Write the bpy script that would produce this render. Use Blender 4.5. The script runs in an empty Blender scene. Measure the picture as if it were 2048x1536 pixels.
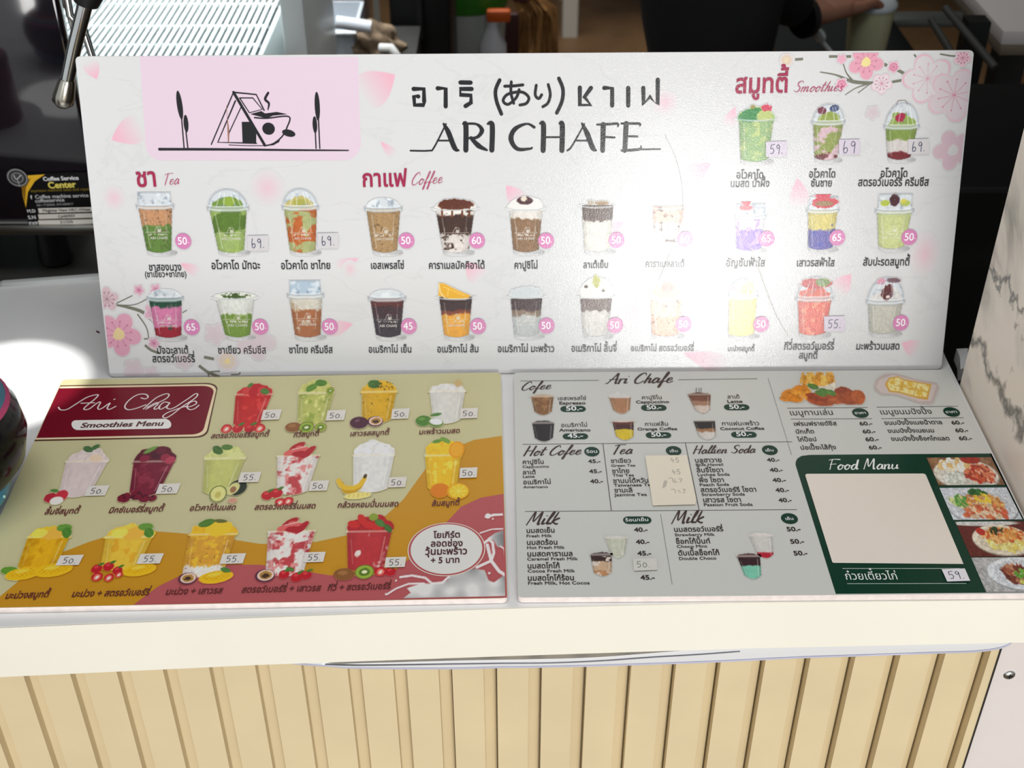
import bpy, bmesh, math, random
import numpy as np
from mathutils import Vector, Matrix
from mathutils.geometry import tessellate_polygon, delaunay_2d_cdt

S = bpy.context.scene
COL = S.collection
PI = math.pi

# ------------------------------------------------------------------ camera, light, exposure
F, PITCH, ROLL, CAMH = 2537.88, 0.61962, -0.00249, 0.70174
CAM = Vector((0, 0, CAMH))
_f = Vector((0, math.cos(PITCH), -math.sin(PITCH)))
_r0 = Vector((1, 0, 0))
_u0 = _r0.cross(_f)
_r = _r0 * math.cos(ROLL) + _u0 * math.sin(ROLL)
_u = _r.cross(_f)

def ray(px, py):
    return _f + _r * ((px - 1024) / F) - _u * ((py - 768) / F)

def at_z(px, py, z):
    d = ray(px, py)
    return CAM + d * ((z - CAMH) / d.z)

def at_y(px, py, y):
    d = ray(px, py)
    return CAM + d * (y / d.y)

cam = bpy.data.cameras.new('camera')
camo = bpy.data.objects.new('camera', cam)
COL.objects.link(camo)
M = Matrix((_r, _u, -_f)).transposed().to_4x4()
M.translation = CAM
camo.matrix_world = M
cam.sensor_width = 36
cam.lens = F / 2048 * 36
cam.clip_start = 0.02
cam.dof.use_dof = True
cam.dof.focus_distance = 1.05
cam.dof.aperture_fstop = 9.5
S.camera = camo

vs = S.view_settings
vs.view_transform = 'Standard'
vs.look = 'None'
vs.exposure = 0.2
vs.gamma = 1
vs.use_curve_mapping = False

W = bpy.data.worlds.new('world')
S.world = W
W.use_nodes = True
_bg = W.node_tree.nodes['Background']
_bg.inputs[0].default_value = (0.93, 0.97, 1.0, 1)
_bg.inputs[1].default_value = 0.5

def area(name, loc, target, sx, sy, power, color=(1, 1, 1), spread=None):
    l = bpy.data.lights.new(name, 'AREA')
    l.shape = 'RECTANGLE'
    l.size, l.size_y = sx, sy
    l.energy = power
    l.color = color
    if spread: l.spread = spread
    o = bpy.data.objects.new(name, l)
    COL.objects.link(o)
    o.location = loc
    o.rotation_euler = (Vector(target) - Vector(loc)).to_track_quat('-Z', 'Y').to_euler()
    return o

# daylight from the open shop front, behind and to the right of the viewer; two added fills follow
area('daylight_street', (0.45, -2.2, -0.46), (0.1, 0.9, 0.0), 2.2, 0.75, 36, (1.0, 0.985, 0.955))
area('daylight_gap', (0.70, -2.18, 0.38), (0.2, 1.0, 0.1), 0.42, 0.62, 24, (1.0, 0.99, 0.97))
area('marble_fill', (-1.5, -1.2, 0.5), (0.42, 0.85, 0.1), 0.6, 1.0, 3, (0.97, 0.98, 1.0))  # added fill that brightens the marble pillar
area('overhead_fill', (0.05, 0.62, 1.72), (0.05, 0.80, 0.0), 1.6, 0.6, 13, (0.97, 0.98, 1.0))  # added overhead fill for the flat boards
# unseen fill lights added over the work area and the drip tray
area('rear_fill', (-0.05, 3.3, 1.74), (-0.05, 3.31, 0), 1.6, 1.6, 15, (1.0, 0.97, 0.92), math.radians(85))
area('grate_fill', (-0.47, 1.95, 1.35), (-0.47, 1.96, 0), 0.4, 0.2, 4.6, (0.93, 0.98, 1.0), math.radians(48))
_sp = bpy.data.lights.new('counter_patch_spot', 'SPOT')  # added spot for the bright counter patch, standing in for sun through a gap
_sp.energy = 70; _sp.spot_size = 0.115; _sp.spot_blend = 0.08; _sp.shadow_soft_size = 0.008
_spo = bpy.data.objects.new('counter_patch_spot', _sp); COL.objects.link(_spo)
_spo.location = (-0.85, 1.16, 1.25)
_spo.rotation_euler = (Vector((-0.487, 0.995, 0)) - Vector(_spo.location)).to_track_quat('-Z', 'Y').to_euler()

# ------------------------------------------------------------------ materials
def lin1(c):
    return c / 12.92 if c <= 0.04045 else ((c + 0.055) / 1.055) ** 2.4

def lin(c, gain=1.0):
    return tuple(min(0.92, lin1(v / 255.0) * gain) for v in c)

def mat(name, rgb=(200, 200, 200), rough=0.5, metal=0.0, gain=1.0, spec=0.5, coat=0.0, bump=None, var=None, trans=0.0):
    m = bpy.data.materials.new(name)
    m.use_nodes = True
    nt = m.node_tree
    b = nt.nodes['Principled BSDF']
    c = lin(rgb, gain)
    b.inputs['Base Color'].default_value = (*c, 1)
    b.inputs['Roughness'].default_value = rough
    b.inputs['Metallic'].default_value = metal
    b.inputs['Specular IOR Level'].default_value = spec
    b.inputs['Coat Weight'].default_value = coat
    b.inputs['Transmission Weight'].default_value = trans
    tc = nt.nodes.new('ShaderNodeTexCoord')
    if var:   # (scale, amount): soft dirt-like colour variation
        n = nt.nodes.new('ShaderNodeTexNoise'); n.inputs['Scale'].default_value = var[0]; n.inputs['Detail'].default_value = 6
        nt.links.new(tc.outputs['Object'], n.inputs['Vector'])
        r = nt.nodes.new('ShaderNodeValToRGB')
        r.color_ramp.elements[0].position = 0.3; r.color_ramp.elements[1].position = 0.7
        r.color_ramp.elements[0].color = (*[v * (1 - var[1]) for v in c], 1)
        r.color_ramp.elements[1].color = (*[min(1, v * (1 + var[1] * 0.4)) for v in c], 1)
        nt.links.new(n.outputs['Fac'], r.inputs['Fac'])
        nt.links.new(r.outputs['Color'], b.inputs['Base Color'])
    if bump:  # (scale, strength)
        n = nt.nodes.new('ShaderNodeTexNoise'); n.inputs['Scale'].default_value = bump[0]; n.inputs['Detail'].default_value = 3
        nt.links.new(tc.outputs['Object'], n.inputs['Vector'])
        bp = nt.nodes.new('ShaderNodeBump'); bp.inputs['Strength'].default_value = bump[1]; bp.inputs['Distance'].default_value = 0.001
        nt.links.new(n.outputs['Fac'], bp.inputs['Height'])
        nt.links.new(bp.outputs['Normal'], b.inputs['Normal'])
    return m

def ink_mat(name, rough, bump_scale, bump_strength, spec=0.5):
    """printed film: colour from the print's own colour attribute, fine film texture"""
    m = bpy.data.materials.new(name); m.use_nodes = True
    nt = m.node_tree; b = nt.nodes['Principled BSDF']
    a = nt.nodes.new('ShaderNodeAttribute'); a.attribute_name = 'ink'
    nt.links.new(a.outputs['Color'], b.inputs['Base Color'])
    b.inputs['Roughness'].default_value = rough
    b.inputs['Specular IOR Level'].default_value = spec
    g = nt.nodes.new('ShaderNodeNewGeometry')
    n = nt.nodes.new('ShaderNodeTexNoise'); n.inputs['Scale'].default_value = bump_scale; n.inputs['Detail'].default_value = 2
    nt.links.new(g.outputs['Position'], n.inputs['Vector'])
    bp = nt.nodes.new('ShaderNodeBump'); bp.inputs['Strength'].default_value = bump_strength; bp.inputs['Distance'].default_value = 0.0004
    nt.links.new(n.outputs['Fac'], bp.inputs['Height'])
    nt.links.new(bp.outputs['Normal'], b.inputs['Normal'])
    return m

INK_UP = ink_mat('printed_laminate_upright', 0.17, 1000, 0.2)
INK_FLAT = ink_mat('printed_laminate_flat', 0.3, 700, 0.25, 0.3)

# ------------------------------------------------------------------ generic object helpers
def tag(o, label=None, cat=None, group=None, kind=None):
    if label: o['label'] = label
    if cat: o['category'] = cat
    if group: o['group'] = group
    if kind: o['kind'] = kind
    return o

def empty(name, loc=(0, 0, 0), rz=0.0):
    o = bpy.data.objects.new(name, None); COL.objects.link(o)
    o.location = loc; o.rotation_euler = (0, 0, rz); o.empty_display_size = 0.05
    return o

def link(name, me, parent=None, m=None):
    o = bpy.data.objects.new(name, me); COL.objects.link(o)
    if parent is not None: o.parent = parent
    if m is not None: me.materials.append(m)
    return o

class MB:
    """collects shapes of one mesh"""
    def __init__(s): s.bm = bmesh.new()
    def verts(s, pts): return [s.bm.verts.new(p) for p in pts]
    def box(s, c, d, rot=None, bev=0.0):
        r = bmesh.ops.create_cube(s.bm, size=1.0)
        vs_ = r['verts']
        mt = Matrix.Translation(c) @ (rot.to_4x4() if rot is not None else Matrix.Identity(4)) @ Matrix.Diagonal((*d, 1))
        bmesh.ops.transform(s.bm, matrix=mt, verts=vs_)
        if bev:
            es = list({e for v in vs_ for e in v.link_edges})
            bmesh.ops.bevel(s.bm, geom=es, offset=bev, segments=2, affect='EDGES', profile=0.5)
        return s
    def prism(s, poly, z0, z1):
        a = s.verts([(x, y, z0) for x, y in poly]); b = s.verts([(x, y, z1) for x, y in poly])
        n = len(poly)
        for i in range(n):
            s.bm.faces.new((a[i], a[(i + 1) % n], b[(i + 1) % n], b[i]))
        tris = tessellate_polygon([[Vector((x, y, 0)) for x, y in poly]])
        for t in tris:
            for L in (a, b):
                try: s.bm.faces.new([L[i] for i in t])
                except ValueError: pass
        return s
    def tube(s, pts, r, seg=12, cap=True):
        pts = [Vector(p) for p in pts]
        rs = r if isinstance(r, (list, tuple)) else [r] * len(pts)
        rings = []
        up = None
        for i, p in enumerate(pts):
            t = (pts[min(i + 1, len(pts) - 1)] - pts[max(i - 1, 0)]).normalized()
            if up is None:
                up = Vector((0, 0, 1)) if abs(t.z) < 0.9 else Vector((1, 0, 0))
            x = t.cross(up).normalized(); up = x.cross(t).normalized()
            rings.append(s.verts([p + (x * math.cos(2 * PI * k / seg) + up * math.sin(2 * PI * k / seg)) * rs[i] for k in range(seg)]))
        for a, b in zip(rings, rings[1:]):
            for k in range(seg): s.bm.faces.new((a[k], a[(k + 1) % seg], b[(k + 1) % seg], b[k]))
        if cap:
            s.bm.faces.new(rings[0][::-1]); s.bm.faces.new(rings[-1])
        return s
    def lathe(s, prof, c=(0, 0, 0), seg=40, sx=1, sy=1):
        rings = []
        for r, z in prof:
            rings.append(s.verts([(c[0] + max(r, 1e-5) * sx * math.cos(2 * PI * k / seg), c[1] + max(r, 1e-5) * sy * math.sin(2 * PI * k / seg), c[2] + z) for k in range(seg)]))
        for a, b in zip(rings, rings[1:]):
            for k in range(seg): s.bm.faces.new((a[k], a[(k + 1) % seg], b[(k + 1) % seg], b[k]))
        s.bm.faces.new(rings[0][::-1]); s.bm.faces.new(rings[-1])
        return s
    def ball(s, c, d, rot=None, sub=3):
        r = bmesh.ops.create_icosphere(s.bm, subdivisions=sub, radius=0.5)
        mt = Matrix.Translation(c) @ (rot.to_4x4() if rot is not None else Matrix.Identity(4)) @ Matrix.Diagonal((*d, 1))
        bmesh.ops.transform(s.bm, matrix=mt, verts=r['verts'])
        return r['verts']
    def build(s, name, m, parent=None, smooth=None):
        me = bpy.data.meshes.new(name)
        bmesh.ops.recalc_face_normals(s.bm, faces=s.bm.faces)
        s.bm.to_mesh(me); s.bm.free()
        if smooth is not None:
            me.polygons.foreach_set('use_smooth', [True] * len(me.polygons))
            try: me.set_sharp_from_angle(angle=math.radians(smooth))
            except Exception: pass
        return link(name, me, parent, m)

# ------------------------------------------------------------------ flat print: boards, inks
class Board:
    """a rectangular printed board; local x to the right, y up the sheet, z out of the print"""
    def __init__(s, name, origin, ex, ey, w, h, thick, mfront, medge, gain, ink, parent=None):
        s.o = Vector(origin); s.ex = Vector(ex).normalized(); s.ey = Vector(ey).normalized(); s.n = s.ex.cross(s.ey)
        s.w, s.h, s.gain, s.ink, s.bgc = w, h, gain, ink, (200, 200, 200)
        m = Matrix((s.ex, s.ey, s.n)).transposed().to_4x4(); m.translation = s.o
        r = 0.004
        pts = []
        for cx, cy, a0 in ((w - r, r, -90), (w - r, h - r, 0), (r, h - r, 90), (r, r, 180)):
            for k in range(4):
                a = math.radians(a0 + 30 * k); pts.append((cx + r * math.cos(a), cy + r * math.sin(a)))
        me = bpy.data.meshes.new(name)
        n = len(pts)
        v = [(x, y, 0) for x, y in pts] + [(x, y, -thick) for x, y in pts]
        f = [list(range(n)), list(range(2 * n - 1, n - 1, -1))] + [[i, i + n, (i + 1) % n + n, (i + 1) % n] for i in range(n)]
        me.from_pydata(v, [], f)
        me.materials.append(mfront); me.materials.append(medge)
        for i, p in enumerate(me.polygons): p.material_index = 0 if i == 0 else 1
        s.ob = bpy.data.objects.new(name, me); COL.objects.link(s.ob)
        s.ob.matrix_world = m
        if parent is not None: s.ob.parent = parent
    def uv(s, px, py):
        d = ray(px, py)
        p = CAM + d * ((s.o - CAM).dot(s.n) / d.dot(s.n)) - s.o
        return (p.dot(s.ex), p.dot(s.ey))
    def scale(s, px, py):
        a = s.uv(px - 4, py); b = s.uv(px + 4, py); c = s.uv(px, py - 4); d = s.uv(px, py + 4)
        return math.hypot(b[0] - a[0], b[1] - a[1]) / 8, abs(c[1] - d[1]) / 8

LAYER = 0.00012

class Ink:
    """one print mesh made of coloured polygons in board coordinates"""
    def __init__(s, B): s.B = B; s.v = []; s.f = []; s.c = []; s.k = 0
    def _col(s, c): return lin(c, s.B.gain)
    def poly(s, pts, col, px=True, dz=0.0, holes=None):
        """col: one colour or a list of one colour per point"""
        P = [s.B.uv(*p) for p in pts] if px else list(pts)
        n0 = len(s.v)
        cols = [s._col(c) for c in col] if isinstance(col, list) else [s._col(col)] * len(P)
        s.v += [(x, y, dz) for x, y in P]; s.c += cols
        for t in tessellate_polygon([[Vector((x, y, 0)) for x, y in P]]):
            s.f.append(tuple(n0 + i for i in t))
    def fan(s, center, pts, cc, ce, px=True, dz=0.0):
        P = [s.B.uv(*p) for p in [center] + list(pts)] if px else [center] + list(pts)
        n0 = len(s.v); n = len(pts)
        s.v += [(x, y, dz) for x, y in P]
        s.c += [s._col(cc)] + ([s._col(c) for c in ce] if isinstance(ce, list) else [s._col(ce)] * n)
        for i in range(n): s.f.append((n0, n0 + 1 + i, n0 + 1 + (i + 1) % n))
    def ell(s, cx, cy, rx, ry, col, rot=0, n=28, dz=0.0):
        """ellipse in photo px, squared up to the board axes"""
        u, v = s.B.uv(cx, cy); sx, sy = s.B.scale(cx, cy)
        cr, sr = math.cos(rot), math.sin(rot)
        pts = []
        for k in range(n):
            a = 2 * PI * k / n; x, y = rx * math.cos(a), ry * math.sin(a)
            X, Y = x * cr - y * sr, x * sr + y * cr
            pts.append((u + X * sx, v - Y * sy))
        s.poly(pts, col, px=False, dz=dz)
    def stroke(s, pts, w, col, px=True, smooth=True, dz=0.0, round_=True):
        """pen stroke; w in photo px at the first point (or local if px False), may be a list"""
        P = [Vector(s.B.uv(*p)) for p in pts] if px else [Vector(p) for p in pts]
        k = s.B.scale(*pts[0])[0] if px else 1.0
        n0 = len(P)
        ws = list(w) if isinstance(w, (list, tuple)) else [w] * n0
        if smooth and n0 > 2:
            Q, wq = [], []
            for i in range(n0 - 1):
                a, b, c, d = P[max(i - 1, 0)], P[i], P[i + 1], P[min(i + 2, n0 - 1)]
                for j in range(6):
                    t = j / 6
                    Q.append(0.5 * ((2 * b) + (c - a) * t + (2 * a - 5 * b + 4 * c - d) * t * t + (3 * b - a - 3 * c + d) * t ** 3))
                    wq.append(ws[i] * (1 - t) + ws[i + 1] * t)
            Q.append(P[-1]); wq.append(ws[-1]); P, ws = Q, wq
        c = s._col(col)
        base = len(s.v)
        n = len(P)
        s.k += 1; dz += 5e-6 * (s.k % 12); rp = min(1e-6, 3e-5 / n)
        for i in range(n):
            t = P[min(i + 1, n - 1)] - P[max(i - 1, 0)]
            if t.length < 1e-9: t = Vector((1, 0))
            t.normalize(); nn = Vector((-t.y, t.x)) * (ws[i] * k / 2)
            s.v += [(P[i].x + nn.x, P[i].y + nn.y, dz + rp * i), (P[i].x - nn.x, P[i].y - nn.y, dz + rp * i)]; s.c += [c, c]
        for i in range(n - 1):
            a = base + 2 * i; s.f.append((a, a + 1, a + 3, a + 2))
        if round_:
            for i in (0, n - 1):
                m = 8; b0 = len(s.v)
                for j in range(m):
                    a = 2 * PI * j / m; s.v.append((P[i].x + math.cos(a) * ws[i] * k / 2, P[i].y + math.sin(a) * ws[i] * k / 2, dz + rp * i + (3e-6 if i else -3e-6))); s.c.append(c)
                s.f.append(tuple(range(b0, b0 + m)))
    def text(s, txt, p0, p1, col, bold=0.0, asp=1.0, slant=0.0, px=True, dz=0.0, flip=False):
        """lettering with its baseline from p0 to p1 (photo px)"""
        a = Vector(s.B.uv(*p0)) if px else Vector(p0); b = Vector(s.B.uv(*p1)) if px else Vector(p1)
        W_, gl = layout(txt, bold)
        k = (b - a).length / max(W_, 1e-6)
        ex = (b - a).normalized(); ey = Vector((-ex.y, ex.x))
        c = s._col(col)
        for gi, ((V, Fc), ox, oy) in enumerate(gl):
            n0 = len(s.v); zg = dz + 4e-6 * (gi % 5)
            for j, (x, y) in enumerate(V):
                x += ox; y += oy
                q = a + ex * ((x + slant * y) * k) + ey * (y * k * asp)
                s.v.append((q.x, q.y, zg))
            s.c += [c] * len(V)
            s.f += [tuple(n0 + i for i in fc) for fc in Fc]
    def script(s, txt, p0, p1, col, w=0.07, slant=0.3, asp=1.0, wv=0.5, gap=0.06):
        """cursive lettering drawn from pen strokes"""
        a = Vector(s.B.uv(*p0)); b = Vector(s.B.uv(*p1))
        x = 0; L = []
        for ch in txt:
            if ch == ' ': x += 0.35; continue
            adv, strokes = SCRIPT[ch]
            for st in strokes: L.append([(x + px_ + slant * py_, py_) for px_, py_ in st])
            x += adv + gap
        k = (b - a).length / (x - gap)
        ex = (b - a).normalized(); ey = Vector((-ex.y, ex.x))
        for st in L:
            P = [tuple(a + ex * (q[0] * k) + ey * (q[1] * k * asp)) for q in st]
            ws = []
            for i in range(len(st)):
                dy = st[min(i + 1, len(st) - 1)][1] - st[max(i - 1, 0)][1]
                ws.append(w * k * (1 + (wv if dy < 0 else -wv * 0.4)))
            s.stroke(P, ws, col, px=False)
    def hand(s, txt, c, wpx, col, w=1.4, hpx=None):
        """handwritten price centred on photo px c, wpx wide"""
        u, v = s.B.uv(*c); sx, sy = s.B.scale(*c)
        x = 0; L = []
        for ch in txt:
            if ch == ' ': x += 0.3; continue
            adv, strokes = DIGIT[ch]
            for st in strokes: L.append([(x + a_, b_) for a_, b_ in st])
            x += adv + 0.15
        k = wpx * sx / (x - 0.15)
        for st in L:
            s.stroke([(u + (q[0] - (x - 0.15) / 2) * k, v + (q[1] - 0.5) * k) for q in st], w * sx, col, px=False)
    def build(s, name, layer, label=None, parent=None, obj=True):
        me = bpy.data.meshes.new(name)
        z = LAYER * layer
        me.from_pydata([(x, y, z + d) for x, y, d in s.v], [], s.f)
        at = me.color_attributes.new('ink', 'FLOAT_COLOR', 'POINT')
        at.data.foreach_set('color', np.array([(*c, 1.0) for c in s.c], dtype=np.float32).ravel())
        bm = bmesh.new(); bm.from_mesh(me)
        for f in bm.faces:
            f.normal_update()
            if f.normal.z < 0: f.normal_flip()
        bm.to_mesh(me); bm.free()
        me.materials.append(s.B.ink)
        o = bpy.data.objects.new(name, me); COL.objects.link(o)
        o.parent = parent or s.B.ob
        if label: o['label'] = label
        return o

# ---- glyphs: each character turned into clean triangles once
_gc = {}
UPPER = set('ัิีึื็ํ')
TONE = set('่้๊๋์')
TALL = set('ปฝฟฬ')

def _text_mesh(body, off):
    c = bpy.data.curves.new('t', 'FONT'); c.body = body; c.resolution_u = 3
    o = bpy.data.objects.new('t', c)
    return c, o

def _extent(body):
    c, o = _text_mesh(body, 0)
    me = bpy.data.meshes.new_from_object(o)
    x = max((v.co.x for v in me.vertices), default=0.0)
    bpy.data.objects.remove(o); bpy.data.curves.remove(c); bpy.data.meshes.remove(me)
    return x

def _area(P): return sum(a[0] * b[1] - b[0] * a[1] for a, b in zip(P, P[1:] + P[:1])) / 2

def _inside(p, P):
    r = False; x, y = p
    for (x1, y1), (x2, y2) in zip(P, P[1:] + P[:1]):
        if (y1 > y) != (y2 > y) and x < (x2 - x1) * (y - y1) / (y2 - y1) + x1: r = not r
    return r

def glyph(ch, bold):
    key = (ch, bold)
    if key in _gc: return _gc[key]
    adv = _extent(ch + 'l') - _extent('l')
    V, Fc = [], []
    if ch.strip():
        c, o = _text_mesh(ch, 0)
        cu = o.to_curve(bpy.context.evaluated_depsgraph_get())
        loops = []
        for sp in cu.splines:
            pts = []
            if sp.type == 'BEZIER':
                bp = sp.bezier_points; n = len(bp)
                for i in range(n):
                    a, b = bp[i], bp[(i + 1) % n]
                    p0, p1, p2, p3 = a.co, a.handle_right, b.handle_left, b.co
                    straight = ((p1 - p0).cross(p3 - p0)).length < 1e-5 and ((p2 - p0).cross(p3 - p0)).length < 1e-5
                    m = 1 if straight else 4
                    for j in range(m):
                        t = j / m
                        q = p0 * (1 - t) ** 3 + p1 * 3 * t * (1 - t) ** 2 + p2 * 3 * t * t * (1 - t) + p3 * t ** 3
                        pts.append((q.x, q.y))
            else:
                pts = [(p.co.x, p.co.y) for p in sp.points]
            clean = []
            for p in pts:
                if not clean or math.hypot(p[0] - clean[-1][0], p[1] - clean[-1][1]) > 1e-4: clean.append(p)
            if len(clean) > 2: loops.append(clean)
        o.to_curve_clear(); bpy.data.objects.remove(o); bpy.data.curves.remove(c)
        if loops:
            sgn = 1 if _area(max(loops, key=lambda P: abs(_area(P)))) > 0 else -1
            if bold:
                nl = []
                for P in loops:
                    Q = []; n = len(P)
                    for i in range(n):
                        a, b, d = Vector(P[i - 1]), Vector(P[i]), Vector(P[(i + 1) % n])
                        t1 = (b - a).normalized(); t2 = (d - b).normalized()
                        n1 = Vector((t1.y, -t1.x)) * sgn; n2 = Vector((t2.y, -t2.x)) * sgn
                        m = n1 + n2
                        if m.length < 0.3: Q += [tuple(b + n1 * bold), tuple(b + n2 * bold)]
                        else:
                            m.normalize(); Q.append(tuple(b + m * (bold / max(m.dot(n1), 0.55))))
                    nl.append(Q)
                loops = nl
            vin = [Vector(q) for L in loops for q in L]; ein = []; k0 = 0
            for L in loops:
                ein += [(k0 + i, k0 + (i + 1) % len(L)) for i in range(len(L))]; k0 += len(L)
            vo, _, fo = delaunay_2d_cdt(vin, ein, [], 0, 1e-6)[:3]
            LA = [np.array(L) for L in loops]
            V = [(v.x, v.y) for v in vo]
            for t in fo:
                cx = sum(vo[i].x for i in t) / len(t); cy = sum(vo[i].y for i in t) / len(t)
                wn = 0
                for L in LA:
                    y1 = L[:, 1]; y2 = np.roll(y1, -1); x1 = L[:, 0]; x2 = np.roll(x1, -1)
                    side = (x2 - x1) * (cy - y1) - (cx - x1) * (y2 - y1)
                    wn += int(((y1 <= cy) & (y2 > cy) & (side > 0)).sum()) - int(((y1 > cy) & (y2 <= cy) & (side < 0)).sum())
                if wn * sgn > 0: Fc.append(tuple(t))
    _gc[key] = (V, Fc, adv)
    return _gc[key]

def layout(txt, bold):
    x = 0; out = []; prev_upper = False; base = ''
    for ch in txt:
        V, Fc, adv = glyph(ch, bold)
        oy = 0; ox = 0
        if ch in TONE:
            if prev_upper: oy = 0.215
            if base in TALL: ox = -0.07
        elif ch in UPPER:
            if base in TALL: ox = -0.07
        if V: out.append(((V, Fc), x + ox, oy))
        x += adv
        if ch in UPPER: prev_upper = True
        elif ch not in TONE: prev_upper = ch == 'ำ'; base = ch
    return x, out

SCRIPT = {
 'A': (.72, [[(0, .02), (.12, .1), (.38, .7), (.52, 1), (.56, .6), (.6, .04), (.68, .06)], [(.14, .38), (.4, .42), (.64, .4)]]),
 'C': (.6, [[(.6, .8), (.5, 1), (.25, .85), (.05, .4), (.12, .04), (.36, 0), (.6, .22)]]),
 'F': (.58, [[(.12, 0), (.16, .5), (.22, 1)], [(.0, .92), (.3, 1), (.72, .98)], [(.1, .5), (.5, .54)]]),
 'H': (.68, [[(.12, 1), (.05, 0)], [(.6, 1), (.52, 0)], [(.02, .48), (.6, .54)]]),
 'M': (.82, [[(0, 0), (.16, .95), (.22, .95), (.32, .25), (.6, .98), (.64, .9), (.66, .05), (.76, .08)]]),
 'S': (.58, [[(.56, .82), (.42, 1), (.16, .85), (.2, .6), (.44, .4), (.42, .1), (.2, 0), (0, .16)]]),
 'T': (.5, [[(.28, .98), (.22, .5), (.16, 0)], [(-.02, .9), (.3, .99), (.75, 1)]]),
 'a': (.46, [[(.38, .4), (.2, .47), (.03, .2), (.1, 0), (.28, .12), (.38, .44), (.36, .06), (.48, .08)]]),
 'c': (.38, [[(.36, .38), (.22, .47), (.04, .22), (.12, 0), (.4, .12)]]),
 'd': (.48, [[(.38, .4), (.2, .47), (.03, .2), (.1, 0), (.28, .12), (.44, .95), (.38, .06), (.5, .08)]]),
 'e': (.4, [[(.04, .2), (.3, .3), (.28, .47), (.1, .4), (.05, .12), (.18, 0), (.42, .14)]]),
 'f': (.32, [[(0, .1), (.24, .5), (.36, .95), (.26, .98), (.14, .3), (.02, -.4), (.12, -.3), (.16, .05), (.34, .16)]]),
 'h': (.44, [[(.02, 0), (.2, .92), (.12, .5), (.05, .02)], [(.06, .2), (.25, .45), (.34, .4), (.3, .04), (.46, .1)]]),
 'i': (.2, [[(.06, .44), (.03, .05), (.2, .1)], [(.13, .68), (.14, .7)]]),
 'k': (.42, [[(.02, 0), (.22, .95), (.12, .5)], [(.4, .46), (.1, .22), (.36, 0), (.44, .05)]]),
 'l': (.22, [[(.0, .1), (.2, .6), (.28, .95), (.18, .9), (.06, .1), (.22, .08)]]),
 'm': (.66, [[(.04, .44), (.02, 0)], [(.03, .25), (.2, .45), (.27, .4), (.24, 0)], [(.25, .25), (.42, .45), (.5, .4), (.48, .04), (.64, .1)]]),
 'n': (.44, [[(.04, .44), (.02, 0)], [(.03, .25), (.22, .45), (.32, .4), (.28, .04), (.44, .1)]]),
 'o': (.4, [[(.2, .46), (.04, .25), (.1, 0), (.3, .1), (.32, .38), (.18, .46), (.4, .36)]]),
 'r': (.3, [[(.05, .44), (.02, 0)], [(.03, .22), (.16, .44), (.32, .42)]]),
 's': (.32, [[(.3, .4), (.16, .46), (.08, .32), (.24, .16), (.18, 0), (0, .06)]]),
 't': (.28, [[(.18, .85), (.08, .1), (.14, 0), (.28, .12)], [(-.02, .56), (.34, .6)]]),
 'u': (.46, [[(.05, .44), (.03, .1), (.14, 0), (.32, .2), (.38, .44), (.34, .06), (.48, .1)]]),
}
DIGIT = {
 '5': (.5, [[(.12, .95), (.08, .55), (.3, .6), (.42, .35), (.3, .06), (.05, .05)], [(.1, .95), (.46, 1.0)]]),
 '0': (.5, [[(.25, .75), (.06, .5), (.1, .1), (.3, .04), (.46, .3), (.4, .65), (.2, .76)]]),
 '6': (.45, [[(.12, 1), (.05, .5), (.1, .05), (.3, .06), (.38, .3), (.25, .48), (.07, .32)]]),
 '9': (.45, [[(.38, .85), (.2, .98), (.06, .75), (.2, .58), (.36, .75), (.38, .85), (.36, .4), (.34, 0)]]),
 '4': (.45, [[(.2, .95), (.05, .45), (.42, .45)], [(.3, .7), (.28, 0)]]),
 '2': (.45, [[(.05, .75), (.25, .95), (.36, .7), (.05, .05), (.42, .06)]]),
 '.': (.12, [[(.04, .05), (.07, .07)]]),
 '/': (.3, [[(.05, 0), (.25, .9)]]),
 'l': (.15, [[(.08, .9), (.03, 0)]]),
}

# ---- painted pictures printed on the boards (sampled colour on a fine grid)
_rng = np.random.RandomState(7)
_NT = _rng.rand(64, 64)

def noise(X, Y, sc, seed=0, oct_=3):
    out = np.zeros_like(X); amp = 1.0; tot = 0
    for o in range(oct_):
        x = X / sc * (2 ** o) + seed * 7.31 + o * 11; y = Y / sc * (2 ** o) + seed * 3.17 + o * 5
        xi = np.floor(x).astype(int); yi = np.floor(y).astype(int); fx = x - xi; fy = y - yi
        fx = fx * fx * (3 - 2 * fx); fy = fy * fy * (3 - 2 * fy)
        g = lambda a, b: _NT[a % 64, b % 64]
        v = (g(xi, yi) * (1 - fx) + g(xi + 1, yi) * fx) * (1 - fy) + (g(xi, yi + 1) * (1 - fx) + g(xi + 1, yi + 1) * fx) * fy
        out += v * amp; tot += amp; amp *= 0.5
    return out / tot

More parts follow.
